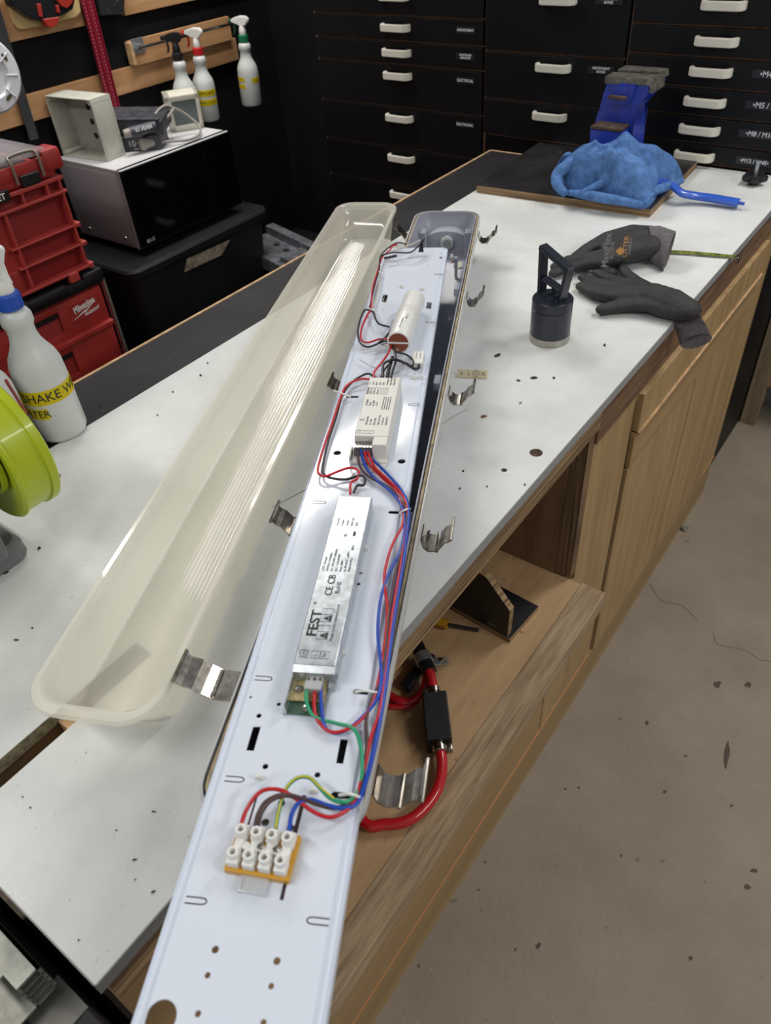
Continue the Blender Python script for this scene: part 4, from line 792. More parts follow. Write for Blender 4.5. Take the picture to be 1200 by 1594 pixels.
# red and black pen leaning between the two bottles
b = bm_new(); A_ = Z(41, 648, 1.02); A_ = XP(9, 592, -.925); B_ = Z(72, 693, .9512); 
pn = thing('marker_rod', 'thin red rod with a black lower end standing between the spray bottles', 'rod', (B_.x, B_.y, .95))
m_ = A_.lerp(B_, .48); tube(b, [A_, m_], .0022, 10, smooth=False); ob('rod_upper', b, mat('rod_red', (140, 34, 34), .4), pn, True, smooth=40); b = bm_new(); tube(b, [m_, B_], .0036, 10, smooth=False); ob('rod_lower', b, BLKPL, pn, True, smooth=40)
# ---- three hanging from the rod on the left wall
RDX = -2.385
rod = thing('hanging_rod', 'steel rod on a small bracket holding the hanging spray bottles', 'rod', (-2.43, 1.86, 1.15))
b = bm_new(); tube(b, [(RDX, 1.845, 1.150), (RDX, 2.30, 1.1515)], .0048, 12, smooth=False); ob('rod', b, STEEL, rod, True, smooth=40)
ob('bracket', box(-2.427, -2.423, 1.845, 1.895, 1.128, 1.172, .001), ZINC, rod, True); ob('bracket_arm', box(-2.424, RDX+.004, 1.862, 1.870, 1.143, 1.157, .001), ZINC, rod, True)
tag(ob('trim_7', box(-2.441, -2.427, 1.835, 2.31, 1.094, 1.168, .001), CLEAT), kind='structure')
tag(ob('trim_8', box(-2.441, -2.415, 1.83, 1.842, 1.10, 1.165, .001), RAW), kind='structure')
RD = mat('red_cap', (196, 32, 36), .35); GN = mat('green_cap', (20, 110, 70), .35); RT_ = mat('red_trigger', (176, 28, 32), .35); BT = mat('black_trigger', (28, 28, 30), .35); GT_ = mat('green_trigger', (16, 84, 54), .35)
hb = lambda y, c, tr, lab, txt, dx=0, lean=.05: bottle(txt, Vector((RDX+.055+dx, y, 1.150-.258)), math.pi+.35, 1.0, c, tr, lab, tiltm=Matrix.Rotation(lean, 4, 'Y'))
ah = va(Vector((-2.35, 2.0)))-math.pi-.35
hb(1.945, BT, (BT, BT), [], 'white spray bottle with an all black spray head hanging from the wall rod', 0, .03)
hb(2.035, RD, (WPL, RT_), [(.085, .105, ah-1.2, ah+1.2, 'ISOPROPYL', .0145), (.055, .075, ah-1.2, ah+1.2, 'SURFACE CLEANER', .008)], 'white spray bottle with red collar and two yellow labels hanging from the wall rod')
hb(2.262, GN, (WPL, GT_), [(.080, .097, ah+.2, ah+1.2, '2 - 20', .010), (.085, .100, ah-1.4, ah-.5, '', .01), (.062, .076, ah-1.4, ah-.5, '', .01)], 'white spray bottle with green collar hanging on the wall rod, farthest right')
# ---------------------------------------------------------------- bench grinder / sander
LIME = mat('lime_paint', (176, 190, 22), .38, coat=.25); GF = mat('grey_cast', (108, 108, 112), .5, var=.1, scale=40)
gr = thing('bench_grinder', 'lime green and grey bench grinder at the left edge of the bench', 'grinder', (-.93, .24, .95))
# wheel guard drum: flat front rim, axis tilted across the bench
MG = axes((1, 0, 0), (0, 0, 1), (-.812, .262, 1.100))      # local z points to -Y
MG2 = Matrix.Translation((-.812, .262, 1.100)) @ Matrix.Rotation(math.radians(-90), 4, 'X')   # local z -> +Y
b = bm_new(); lathe(b, [(.050, .006), (.078, .0), (.084, -.002), (.0875, .001), (.0875, .004), (.085, .006), (.085, .034), (.088, .035), (.0885, .044), (.086, .046), (.05, .046)], 64, MG2)
ob('wheel_guard', b, LIME, gr, True, smooth=35, label='lime green round wheel guard')
b = bm_new(); lathe(b, [(.034, -.001), (.052, .003), (.052, -.003), (.034, -.004)], 40, MG2); ob('guard_ring', b, LIME, gr, True, smooth=35)
b = bm_new(); lathe(b, [(.030, -.012), (.048, -.003), (.048, -.001), (.03, .0)], 40, MG2); ob('motor_neck', b, DARKHOLE, gr, True, smooth=35)
b = bm_new(); lathe(b, [(.030, -.012), (.046, -.03), (.048, -.16), (.04, -.18)], 40, MG2); ob('motor', b, LIME, gr, True, smooth=35)
b = bm_new(); P = Vector((-.757, .303, 1.056)); tube(b, [P, P+Vector((.0, .016, 0))], .0042, 6, smooth=False); ob('guard_screw', b, GF, gr, True)
b = bm_new(); M_ = Matrix.Translation((-.875, .175, .95)); loft(b, [(.165, .172, .018, .002), (.170, .176, .02, .006), (.168, .174, .02, .022), (.155, .162, .018, .030)], M=M_); ob('base', b, GF, gr, True, smooth=35, label='grey cast base')
b = bm_new(); bmb(b, -.845, -.775, .17, .235, .976, 1.06, .01); ob('pedestal', b, GF, gr, True, smooth=35)
bmc = bm_new(); lathe(bmc, [(.0085, .0298), (.0085, .0302)], 28, Matrix.Translation((-.822, .236, .95))); st = ob('sticker', bmc, WPL, gr, True, label='round white sticker')
b = bm_new(); text(b, 'QC', .006, Matrix.Translation((-.822, .236, .9804)), ext=.0001); ob('lettering', b, TXT, st, True)
b = bm_new(); lathe(b, [(.008, -.0005), (.007, .004)], 14, Matrix.Translation((-.808, .246, .9505))); ob('rubber_foot', b, GF, gr, True)
# ---------------------------------------------------------------- microwave and things on it
mw = thing('microwave_oven', 'microwave oven with white top and black glass front standing on the black storage tub', 'microwave', (-2.27, 1.68, .652))
MWW = mat('mw_white', (208, 208, 210), .38); MWS = mat('mw_side', (150, 142, 146), .38)
x0, x1, y0, y1, z0, z1 = -2.435, -2.105, 1.447, 1.915, .660, .905
ob('casing', box(x0, x1-.012, y0, y1, z0, z1, .004), MWS, mw, True, smooth=30)
ob('top_panel', box(x0+.001, x1-.006, y0+.001, y1-.001, z1-.004, z1+.001, .001), MWW, mw, True, label='white top panel')
ob('front_frame', box(x1-.030, x1-.012, y0-.001, y1+.001, z0, z1+.001, .002), MWS, mw, True)
fr = ob('door', box(x1-.0125, x1, y0, y1-.11, z0+.002, z1-.001, .002), mat('black_glass', (8, 8, 10), .07, spec=.5), mw, True, label='black glass door')
ob('control_panel', box(x1-.0125, x1, y1-.109, y1, z0+.002, z1-.001, .002), mat('black_glass', (8, 8, 10), .07), mw, True)
MT = axes((0, 1, 0), (0, 0, 1), (x1+.0003, y0+.045, z0+.020))
b = bm_new(); text(b, 'LG', .016, MT @ Matrix.Translation((.004, 0, 0)), ext=.0002, bold=.0004); lathe(b, [(.0065, -.0002), (.0065, .0002)], 20, MT @ Matrix.Translation((-.014, 0, 0))); ob('logo', b, mat('logo_grey', (150, 150, 152), .4), fr, True)
for i in range(3):
    for k in range(7):
        b = bm_new(); bmb(b, x0+.05+i*.032, x0+.075+i*.032, y0-.0008, y0+.0005, .700+k*.008, .7035+k*.008); ob('vent', b, mat('vent_dark', (84, 78, 82), .6), mw, True)
b = bm_new(); bmb(b, x0+.03, x1-.04, y0-.0035, y0, z0+.012, z1-.014, .003); ob('side_pressing', b, MWS, mw, True, smooth=30)
for xx in (x0+.07, x1-.07):
    b = bm_new(); lathe(b, [(.007, 0), (.006, .002)], 16, Matrix.Translation((xx, y0-.0035, z0+.028)) @ Matrix.Rotation(math.radians(90), 4, 'X')); ob('screw', b, STEEL, mw, True)
for xx in (x0+.04, x1-.05):
    for yy in (y0+.04, y1-.04): b = bm_new(); lathe(b, [(.012, -.008), (.012, .001)], 16, Matrix.Translation((xx, yy, z0))); ob('foot', b, BLKPL, mw, True)
# grey empty enclosure box standing on edge
EB = mat('beige_grey_box', (190, 190, 178), .5, var=.06, scale=20)
MB2 = axes((.995, .10, 0), (-.10, .995, 0), (-2.225, 1.493, .906))   # x: depth axis to the right face
eb = thing('enclosure_box', 'empty grey plastic enclosure box standing on its side on the microwave', 'box', M=MB2)
W_, D_, Hh, th = .205, .080, .178, .004     # along -x, y depth, height
b = bm_new()
bmb(b, -W_, 0, D_-th, D_, 0, Hh, .001); bmb(b, -th, 0, 0, D_, 0, Hh, .002); bmb(b, -W_, -W_+th, 0, D_, 0, Hh, .001); bmb(b, -W_, 0, 0, D_, Hh-th, Hh, .002); bmb(b, -W_, 0, 0, D_, 0, th, .001)
ob('shell', b, EB, eb, smooth=30); 
b = bm_new()
for xx in (-.010, -W_+.010):
    for zz in (.010, Hh-.010): lathe(b, [(.007, 0), (.007, D_-.004)], 14, Matrix.Translation((xx, .001, zz)) @ Matrix.Rotation(math.radians(-90), 4, 'X'))
ob('corner_posts', b, EB, eb, smooth=40)
for k, zz in enumerate((.050, .092, .134)):
    b = bm_new(); lathe(b, [(.0095, 0), (.0095, .0006)], 18, Matrix.Translation((-.110-.0*k, D_-th-.0008, zz)) @ Matrix.Rotation(math.radians(-90), 4, 'X')); ob('knockout_hole', b, mat('hole_navy', (36, 40, 52), .6), eb)
b = bm_new()
for q in ((.0, .0004, .006, .0065), (.0, .0004, .0705, .071)): bmb(b, q[0], q[1], q[2], q[3], .012, Hh-.012)
for z_ in (.012, Hh-.0125): bmb(b, 0, .0004, .006, .071, z_, z_+.0005)
ob('lid_groove', b, mat('groove', (130, 130, 120), .6), eb)
# black power packs with taped cable and plug
BG = mat('grey_black_case', (62, 64, 72), .5, var=.25, scale=30)
def slab(name, label, M, w, l, h, cat='power supply'):
    t = thing(name, label, cat, M=M); b = bm_new(); loft(b, [(w-.006, l-.006, .006, 0), (w, l, .008, .003), (w, l, .008, h-.003), (w-.006, l-.006, .006, h)]); ob('case', b, BG, t, smooth=40); return t
s1 = slab('power_pack', 'dark grey flat case lying on the microwave beneath the taped cable', axes((.80, .6, 0), (-.6, .8, 0), (-2.262, 1.660, .906)), .165, .12, .046)
b = bm_new(); text(b, '10', .026, axes((.8, .6, 0), (0, 0, 1), (-2.262+.6*.060+.8*(-.01), 1.660-.8*.060+.6*(-.01), .93)), ext=.0004); ob('lettering', b, mat('chalk', (190, 190, 186), .7), s1, True)
s2 = slab('power_pack', 'upper dark grey case tilted on top of the other one, behind the taped cable', axes((.82, .57, -.05), (-.57, .82, .10), (-2.270, 1.672, .957)), .20, .13, .045)
b = bm_new(); bmb(b, -.095, .095, -.066, -.050, .045, .052, .002); ob('case_rim', b, BG, s2)
cab = thing('power_cable', 'coiled grey mains cable with plug lying on the microwave in front of the dark cases', 'cable', (-2.2, 1.70, .906))
GC = mat('cable_grey', (148, 142, 136), .5)
def c3(px, py, x): return XP(px, py, x)
b = bm_new(); tube(b, [Vector((-2.178, 1.665, .926)), Vector((-2.160, 1.70, .922)), Vector((-2.135, 1.755, .915)), Vector((-2.14, 1.81, .916)), Vector((-2.17, 1.845, .93)), Vector((-2.20, 1.83, .965)), Vector((-2.215, 1.79, .995)), Vector((-2.215, 1.745, .995)), Vector((-2.20, 1.73, .975)), Vector((-2.195, 1.75, .985)), Vector((-2.205, 1.78, .997)), Vector((-2.215, 1.76, 1.01)), Vector((-2.215, 1.72, 1.0)), Vector((-2.20, 1.69, .985))], .0042, 10, 6); ob('cord', b, GC, cab, True, smooth=50)
MPg = axes((.45, .89, .0), (0, 0, 1), (-2.205, 1.612, .926))
b = bm_new(); lathe(b, [(.013, 0), (.020, .004), (.020, .016), (.015, .024), (.012, .045), (.006, .060)], 24, Matrix.Translation((-2.205, 1.612, .928)) @ Vector((.45, .89, .0)).to_track_quat('Z', 'Y').to_matrix().to_4x4()); ob('plug', b, GC, cab, True, smooth=40)
for dz in (-.009, .008):
    b = bm_new(); bmb(b, -.004, .004, -.001, .001, -.018, .001, .0005, Matrix.Translation((-2.205, 1.612, .928+dz)) @ Vector((.45, .89, .0)).to_track_quat('Z', 'Y').to_matrix().to_4x4()); ob('plug_pin', b, STEEL, cab, True)
b = bm_new(); A_ = Vector((-2.202, 1.588, .972)); B_ = Vector((-2.168, 1.665, .976)); tube(b, [A_, B_], .0165, 20, smooth=False); tp2 = ob('label_tape', b, BG, cab, True, smooth=40, label='black taped cable joint')
dv = (B_-A_).normalized(); nv = Vector((.93, -.36, .35)); nv = (nv-dv*nv.dot(dv)).normalized(); b = bm_new(); text(b, 'MAIN 10', .017, axes(dv, nv.cross(dv), (A_+B_)/2+nv*.0172), ext=.0003, bold=.0004, sx=-.85); ob('lettering', b, mat('tape_silver', (196, 198, 202), .5), tp2, True)
b = bm_new(); lathe(b, [(.012, -.02), (.014, 0), (.014, .005)], 20, Matrix.Translation(A_) @ dv.to_track_quat('Z', 'Y').to_matrix().to_4x4()); ob('gland', b, GC, cab, True, smooth=40)
# small enclosure with open window
MB3 = axes((.55, .83, 0), (-.83, .55, .18), (-2.25, 1.86, .9065))
e2 = thing('breaker_box', 'small cream enclosure with a window opening leaning behind the cable on the microwave', 'box', M=MB3)
b = bm_new(); w, h, dd = .115, .115, .055
bmb(b, -w/2, w/2, 0, dd, 0, .018, .003); bmb(b, -w/2, w/2, 0, dd, h-.018, h, .003); bmb(b, -w/2, -w/2+.020, 0, dd, 0, h, .003); bmb(b, w/2-.014, w/2, 0, dd, 0, h, .003); bmb(b, -w/2, w/2, dd-.01, dd, 0, h, .002)
ob('frame', b, mat('cream_box', (206, 202, 188), .45), e2, smooth=30)
ob('window', box(-w/2+.021, w/2-.015, .008, .012, .019, h-.019), mat('smoky_window', (108, 122, 122), .15, alpha=.75), e2, label='smoky window flap')
# ---------------------------------------------------------------- black tub
TB = mat('tub_black', (27, 27, 30), .48, var=.15, scale=12)
tub = thing('storage_tub', 'black plastic storage tub under the microwave with a worn paper label', 'tub', (-2.21, 1.655, .30))
b = bm_new(); M_ = Matrix.Translation((-2.21, 1.655, .30))
M_ = Matrix.Translation((-2.235, 1.655, .30)); loft(b, [(.32, .56, .03, .0), (.34, .58, .035, .01), (.37, .62, .04, .31), (.405, .655, .045, .312), (.407, .657, .045, .333), (.395, .645, .04, .341), (.385, .63, .04, .342), (.375, .62, .04, .337), (.2, .3, .02, .335)], M=M_); ob('body', b, TB, tub, True, smooth=35)
lbx = XP(320, 385, -1.985); b = bm_new(); q = [XP(x, y, -2.046) for x, y in ((287, 424), (345, 397), (358, 373), (291, 403))]
prism(b, [(p_.y, p_.z) for p_ in q], -.0003, .0003, axes((0, 1, 0), (0, 0, 1), (-2.0465, 0, 0))); ob('paper_label', b, mat('worn_paper', (176, 170, 152), .8, c2=(120, 104, 88), scale=40), tub, True)
# scrap metal chassis behind the tub
MJ = axes((.97, -.12, -.10), (.12, .98, -.02), (-2.03, 2.00, .47))
jk = thing('metal_chassis', 'grey metal equipment chassis lying behind the black tub', 'scrap', (-2.05, 2.0, .30))
GJ = mat('dull_steel', (112, 114, 120), .5, .4, var=.25, scale=40)
b = bm_new(); bmb(b, -.16, .11, -.085, .06, -.05, .0, .003, MJ); ob('chassis', b, GJ, jk, True)
b = bm_new(); bmb(b, -.16, .13, .06, .10, -.05, .03, .003, MJ); ob('flange', b, GJ, jk, True)
b = bm_new(); bmb(b, .06, .12, -.06, .05, -.08, .02, .004, MJ); ob('bracket', b, GJ, jk, True)
for i, (x, y) in enumerate(((-.05, .0), (.01, -.005))):
    b = bm_new(); lathe(b, [(.014, .0002), (.014, .0008)], 20, MJ @ Matrix.Translation((x, y+.02, 0))); ob('round_hole', b, DARKHOLE, jk, True)
b = bm_new(); bmb(b, -.13, -.06, -.08, -.04, .0, .004, .001, MJ); ob('dark_patch', b, DARKHOLE, jk, True)
b = bm_new(); bmb(b, -2.22, -1.97, 1.97, 2.05, .30, .42); ob('support_block', b, BLKPL, jk, True)
# ---------------------------------------------------------------- red modular tool boxes
RB = mat('toolbox_red', (158, 46, 44), .5, var=.08, scale=10); RB2 = mat('toolbox_red_dark', (136, 36, 36), .55)
PX = -1.85; PY1 = 1.105; PY0 = PY1-.55
WHL = mat('logo_white', (232, 232, 230), .5)
def front(bm, y0, y1, z0, z1, x0=-.001, x1=.006, bev=.0015): bmb(bm, PX+x0, PX+x1, y0, y1, z0, z1, bev)
MF = lambda y, z, h=.0005: axes((0, 1, 0), (0, 0, 1), (PX+h, y, z))
dk = thing('drawer_toolbox', 'red tool box with drawers and white logo, bottom of the red stack', 'toolbox', (PX-.2, .83, .30))
ob('casing', box(PX-.40, PX-.004, PY0, PY1, .30, .745, .006), RB2, dk, True, smooth=30)
b = bm_new(); bmb(b, PX-.41, PX+.012, PY0-.01, PY1+.012, .745, .775, .008); bmb(b, PX-.10, PX+.016, PY1-.05, PY1+.014, .75, .786, .008); bmb(b, PX-.006, PX+.022, .78, 1.0,   .755, .783, .008); bmb(b, PX-.002, PX+.03, .80, .88, .760, .788, .006); ob('top_rail', b, BLKPL, dk, True, smooth=30, label='black interlocking top rail')
for (z0, z1, lg) in ((.632, .738, 1), (.510, .622, 0), (.39, .50, 0)):
    b = bm_new(); front(b, PY0+.012, .86, z0, z1); front(b, .955, PY1-.006, z0, z1); front(b, .86, .955, z0, z0+.03); front(b, .86, .955, z1-.018, z1); front(b, .86, .955, z0, z1, -.03, -.02)
    prism(b, [(0, 0), (.020, -.004), (.020, .006), (0, .010)], PY0+.012, PY1-.006, Matrix(((1, 0, 0, PX), (0, 0, 1, 0), (0, 1, 0, z0), (0, 0, 0, 1))))
    dw = ob('drawer', b, RB, dk, True, smooth=30)
    b = bm_new(); front(b, .862, .953, z1-.034, z1-.018, -.02, .002); ob('grip', b, BLKPL, dw, True)
    if lg:
        b = bm_new(); front(b, .985, 1.085, z1-.064, z1-.012, .004, .0075); pnl = ob('logo_panel', b, RB, dk, True)
        b = bm_new(); text(b, 'Milwaukee', .026, MF(1.033, z1-.030, .008) @ Matrix.Rotation(.12, 4, 'Z'), ext=.0003, sx=.62, bold=.0007)
        prism(b, [(-.045, -.026), (.0, -.012), (-.004, -.016), (.040, .002), (-.004, -.021), (-.0, -.017)], 0, .0004, MF(1.033, z1-.030, .008)); text(b, 'PACKOUT', .0105, MF(1.052, z1-.054, .008) @ Matrix.Rotation(.10, 4, 'Z'), ext=.0003, bold=.0004); ob('lettering', b, WHL, pnl, True)
ob('side_rail', box(PX-.03, PX-.012, PY1+.02, PY1+.028, .40, .745, .002), ZINC, dk, True, label='steel side strip')
# middle crate
ct = thing('tool_crate', 'tall ribbed red tool crate in the middle of the red stack', 'toolbox', (PX-.2, .83, .79))
ob('casing', box(PX-.39, PX-.02, PY0+.01, PY1-.012, .79, 1.028, .004), RB2, ct, True, smooth=30)
RC = mat('rib_red', (178, 64, 60), .42)
for (y0, y1, z0, z1) in [(.88, 1.098, .795, .803), (.90, 1.10, .855, .861), (.90, 1.10, .905, .911), (.55, 1.098, .990, .998), (.55, 1.098, 1.022, 1.032)]:
    b = bm_new(); bmb(b, PX-.02, PX+.006, y0, y1, z0, z1, .002); bmb(b, PX-.03, PX+.008, 1.088, 1.104, z0-.003, z1+.003, .003) if y0 > .8 else None; ob('rib', b, RC, ct, True)
for y0 in (.915, 1.083, .975, 1.045):
    b = bm_new(); bmb(b, PX-.02, PX+.005, y0, y0+.006, (.795 if y0 in (.915, 1.083) else .995), (.995 if y0 == .915 else 1.03), .0015); ob('rib', b, RC, ct, True)
b = bm_new(); bmb(b, PX-.022, PX-.012, .56, .915, .80, .99, .002); pn2 = ob('front_panel', b, RB, ct, True)
b = bm_new(); bmb(b, PX-.013, PX-.001, .56, .90, .802, .858, .003); ob('lower_step', b, RB, ct, True)
for k in range(4):
    b = bm_new(); bmb(b, PX-.002, PX-.0005, .845-k*.011, .850-k*.011, .828, .852); ob('grille_slot', b, mat('slot_dark_red', (70, 12, 12), .7), ct, True)
b = bm_new(); lathe(b, [(.020, 0), (.020, .001)], 24, Matrix.Translation((PX-.001, .835, .802)) @ Matrix.Rotation(math.radians(90), 4, 'Y')); ob('round_hole', b, DARKHOLE, ct, True)
b = bm_new(); text(b, 'PACKOUT', .019, MF(.835, .908, -.0115) @ Matrix.Rotation(.0, 4, 'Z'), ext=.0004, bold=.0006); ob('lettering', b, WHL, pn2, True)
b = bm_new(); bmb(b, PX-.01, PX+.010, 1.02, 1.05, .775, .80, .003); ob('foot_latch', b, RC, ct, True)
# organiser with clear lid
og = thing('organiser_case', 'low red parts organiser with a clear lid on top of the red stack', 'toolbox', (PX-.2, .83, 1.034))
b = bm_new(); bmb(b, PX-.39, PX+.002, PY0, PY1-.02, 1.036, 1.062, .004); bmb(b, PX-.05, PX+.008, PY1-.045, PY1+.010, 1.045, 1.098, .012); bmb(b, PX-.004, PX+.004, PY0, PY1-.03, 1.05, 1.085, .004); ob('case', b, RB, og, True, smooth=30)
ob('tray_inside', box(PX-.385, PX-.006, PY0+.006, PY1-.05, 1.062, 1.070, .001), mat('tray_contents', (120, 104, 100), .6, c2=(64, 48, 48), scale=30), og, True)
b = bm_new()
for k in range(1, 5): bmb(b, PX-.385+k*.075, PX-.382+k*.075, PY0+.01, PY1-.06, 1.07, 1.088)
for k in range(1, 7): bmb(b, PX-.38, PX-.01, PY0+.07*k, PY0+.07*k+.002, 1.07, 1.085)
ob('dividers', b, mat('grey_divider', (170, 166, 166), .5), og, True)
b = bm_new(); bmb(b, PX-.39, PX-.001, PY0+.002, PY1-.022, 1.088, 1.100, .004); ob('clear_lid', b, mat('clear_lid', (176, 168, 172), .15, alpha=.42), og, True, smooth=30, label='clear lid with a grey tint')
b = bm_new(); bmb(b, PX+.004, PX+.010, .985, 1.038, 1.034, 1.060, .002); lt = ob('latch', b, BLKPL, og, True, label='black latch')
b = bm_new(); tube(b, [(PX+.009, .975, 1.045), (PX+.010, .975, 1.09), (PX-.004, .980, 1.103), (PX-.004, 1.043, 1.103), (PX+.010, 1.048, 1.09), (PX+.009, 1.048, 1.045)], .0035, 8, 4); ob('latch_wire', b, mat('latch_clear', (124, 112, 100), .3), lt, True, smooth=50)
b = bm_new(); bmb(b, PX+.002, PX+.010, .82, .945, 1.018, 1.044, .002); lb = ob('label_plate', b, BLKPL, og, True)
b = bm_new(); text(b, 'SOCKET', .020, MF(.895, 1.031, .0104), ext=.0003, bold=.0004); ob('lettering', b, WHL, lb, True)
# ---------------------------------------------------------------- left wall things
def wallq(px, py, x=-2.425): return XP(px, py, x)
st = thing('grey_strip', 'flat grey steel strip hanging behind the white disc on the wall', 'strip', (-2.42, 1.38, .95))
A_ = wallq(3, 50, -2.428); B_ = wallq(52, 212, -2.428); b = bm_new(); bmb(b, -.0015, .0015, -.016, .016, -.01, (A_-B_).length+.1, .0005, axes((1, 0, 0), (0, A_.z-B_.z, -(A_.y-B_.y)), B_)); ob('strip', b, mat('strip_grey', (86, 88, 92), .35, .6), st, True)
rb = thing('perforated_bar', 'long dark red perforated metal bar standing against the left wall', 'bar', (-2.42, 1.77, .95))
A_ = wallq(134, 0, -2.425); B_ = wallq(173, 152, -2.425); dz = (A_-B_).normalized(); Ml = axes((0, dz.z, -dz.y), dz, B_-dz*.04)
DR = mat('bar_red', (134, 26, 46), .4); b = bm_new(); L_ = .62; sgn = 1
bmb(b, -.022, .022, 0, L_, -.001, .001, .0004, Ml); bmb(b, -.003, .003, 0, L_, 0, .006, .001, Ml); bmb(b, -.022, -.019, 0, L_, 0, .008, .0005, Ml); bmb(b, .019, .022, 0, L_, 0, .008, .0005, Ml); ob('bar', b, DR, rb, True)
b = bm_new()
for k in range(58):
    for x in (-.012, .012): bmb(b, x-.0022, x+.0022, .006+k*.0106, .0095+k*.0106, .0009, .0015, 0, Ml)
tag(ob('perforations', b, mat('perf_dark', (182, 104, 112), .6), rb, True), kind='stuff')
wd = thing('white_disc', 'round white plastic disc on the left wall in front of the grey steel strip', 'disc', (-2.38, 1.33, 1.10))
Dc = XP(-22, 117, -2.36); b = bm_new(); MD = Matrix.Translation(Dc) @ Matrix.Rotation(math.radians(90), 4, 'Y')
lathe(b, [(.095, 0), (.098, .002), (.098, .012), (.092, .018), (.060, .020), (.055, .012), (.03, .012)], 56, MD); ob('disc', b, mat('disc_white', (214, 216, 222), .4), wd, True, smooth=35)
for k in range(9):
    a_ = 2*math.pi*k/9; b = bm_new(); bmb(b, .05, .086, -.002, .002, .016, .0215, .001, MD @ Matrix.Rotation(a_, 4, 'Z')); ob('rib', b, mat('disc_white', (214, 216, 222), .4), wd, True)
for k in range(4):
    a_ = 2*math.pi*k/4+.5; b = bm_new(); lathe(b, [(.009, .0195), (.009, .0205)], 14, MD @ Matrix.Rotation(a_, 4, 'Z') @ Matrix.Translation((.071, 0, 0)) @ Matrix.Diagonal((.6, 1.3, 1, 1))); ob('hole', b, mat('hole_olive', (70, 66, 30), .7), wd, True)
# backing board and red black tool
bk = thing('backing_board', 'cream rounded backing board on the upper cleat of the left wall', 'board', (-2.43, 1.52, 1.25))
q = [wallq(x, y, -2.43) for x, y in ((8, -30), (12, 0), (22, 36), (28, 44), (36, 46), (60, 41), (118, 27), (126, 18), (118, -30))]
b = bm_new(); prism(b, [(p_.y, p_.z) for p_ in q], -.011, .002, axes((0, 1, 0), (0, 0, 1), (-2.43, 0, 0))); bmesh.ops.bevel(b, geom=list(b.edges), offset=.002, segments=2, affect='EDGES'); ob('board', b, mat('cream_ply', (212, 184, 128), .6), bk, True)
tl_ = thing('wall_tool', 'black and red tool holder hanging on the cream backing board', 'tool', (-2.42, 1.55, 1.26))
q = [wallq(x, y, -2.40) for x, y in ((5, -20), (16, 8), (48, 30), (62, 33), (95, 23), (110, 14), (118, -20))]
b = bm_new(); prism(b, [(p_.y, p_.z) for p_ in q], -.024, .012, axes((0, 1, 0), (0, 0, 1), (-2.40, 0, 0))); bmesh.ops.bevel(b, geom=list(b.edges), offset=.002, segments=2, affect='EDGES'); ob('body', b, BLKPL, tl_, True)
RDT = mat('tool_red', (160, 44, 36), .4)
for i, pp in enumerate((((66, 30), (72, 40), (80, 44), (88, 38), (92, 26)), ((57, 6), (61, 26), (66, 27), (63, 6)), ((82, -6), (96, 10), (104, 13), (112, 4), (116, -12)), ((86, 8), (89, 20), (93, 20), (91, 8)))):
    q = [wallq(x, y, -2.385) for x, y in pp]; b = bm_new(); prism(b, [(p_.y, p_.z) for p_ in q], -.018, .004, axes((0, 1, 0), (0, 0, 1), (-2.385, 0, 0))); bmesh.ops.bevel(b, geom=list(b.edges), offset=.0012, segments=1, affect='EDGES'); ob('red_insert', b, RDT, tl_, True, label='red insert')
bk2 = thing('wall_bin', 'speckled black case on the left wall between the red bar and the upper cleat', 'case', (-2.43, 1.83, 1.22))
q = [wallq(x, y, -2.42) for x, y in ((148, -20), (156, 24), (192, 22), (193, -20))]; b = bm_new(); prism(b, [(p_.y, p_.z) for p_ in q], -.035, .004, axes((0, 1, 0), (0, 0, 1), (-2.42, 0, 0))); ob('case', b, mat('speckled_black', (26, 26, 28), .6, specks=[(90, .62, (80, 80, 84), .7)]), bk2, True)
# ---------------------------------------------------------------- things on the low shelf
SH = .57
js = thing('push_block', 'plywood and black board jig standing on the low shelf', 'jig', (-.49, .83, SH))
Pn = [Z(793, 1000, SH), Z(705, 955, SH)]; Pb = Z(827, 944, SH)
Q0 = Z(793, 1001, SH); Q1 = Z(708, 953, SH); Q2 = Z(827, 945, SH); ux = (Q0-Q1).normalized(); uy = (Q2-Q0); uy = (uy-ux*uy.dot(ux)).normalized()
MJ2 = axes(ux, uy, Q0)
BF = mat('black_film2', (22, 22, 26), .4)
Lj = .17; Wj = (Q2-Q0).length
b = bm_new(); bmb(b, -Lj, 0, 0, Wj, 0, .010, .0005, MJ2); ob('base_board', b, PLYE, js, True); b = bm_new(); bmb(b, -Lj, -.0005, .0005, Wj, .010, .0105, 0, MJ2); ob('base_film', b, BF, js, True)
prof = [(-Lj, .0105), (-.006, .0105), (-.004, .078), (-.052, .128), (-Lj, .150)]
MU = MJ2 @ Matrix.Rotation(math.radians(90), 4, 'X')
b = bm_new(); prism(b, prof, -.013, -.001, MU); ob('upright', b, PLYE, js, True); b = bm_new(); 
cx = sum(p_[0] for p_ in prof)/5; prism(b, [(p_[0], p_[1]) for p_ in prof], -.001, -.0002, MU @ Matrix.Diagonal((.985, .985, 1, 1))); ob('upright_film', b, BF, js, True)
b = bm_new(); text(b, '\u25B3\u25B3', .009, MU @ Matrix.Translation((-.035, .024, .0004)), ext=.0002); ob('print', b, INKG, js, True)
# screwdriver
sd = thing('screwdriver', 'screwdriver with yellow handle lying on the low shelf behind the hose', 'screwdriver', Z(710, 975, SH))
b = bm_new(); h = .012; A_ = Z(662, 962, SH+h); B_ = Z(697, 972, SH+h); C_ = Z(745, 981, SH+.006); 
tube(b, [A_, A_.lerp(B_, .3), A_.lerp(B_, .8), B_], .009, 10); ob('handle', b, mat('sd_yellow', (176, 128, 30), .4), sd, True, smooth=50); b = bm_new(); tube(b, [B_, C_], .003, 8, smooth=False); ob('shaft', b, BLKPL, sd, True, smooth=50)
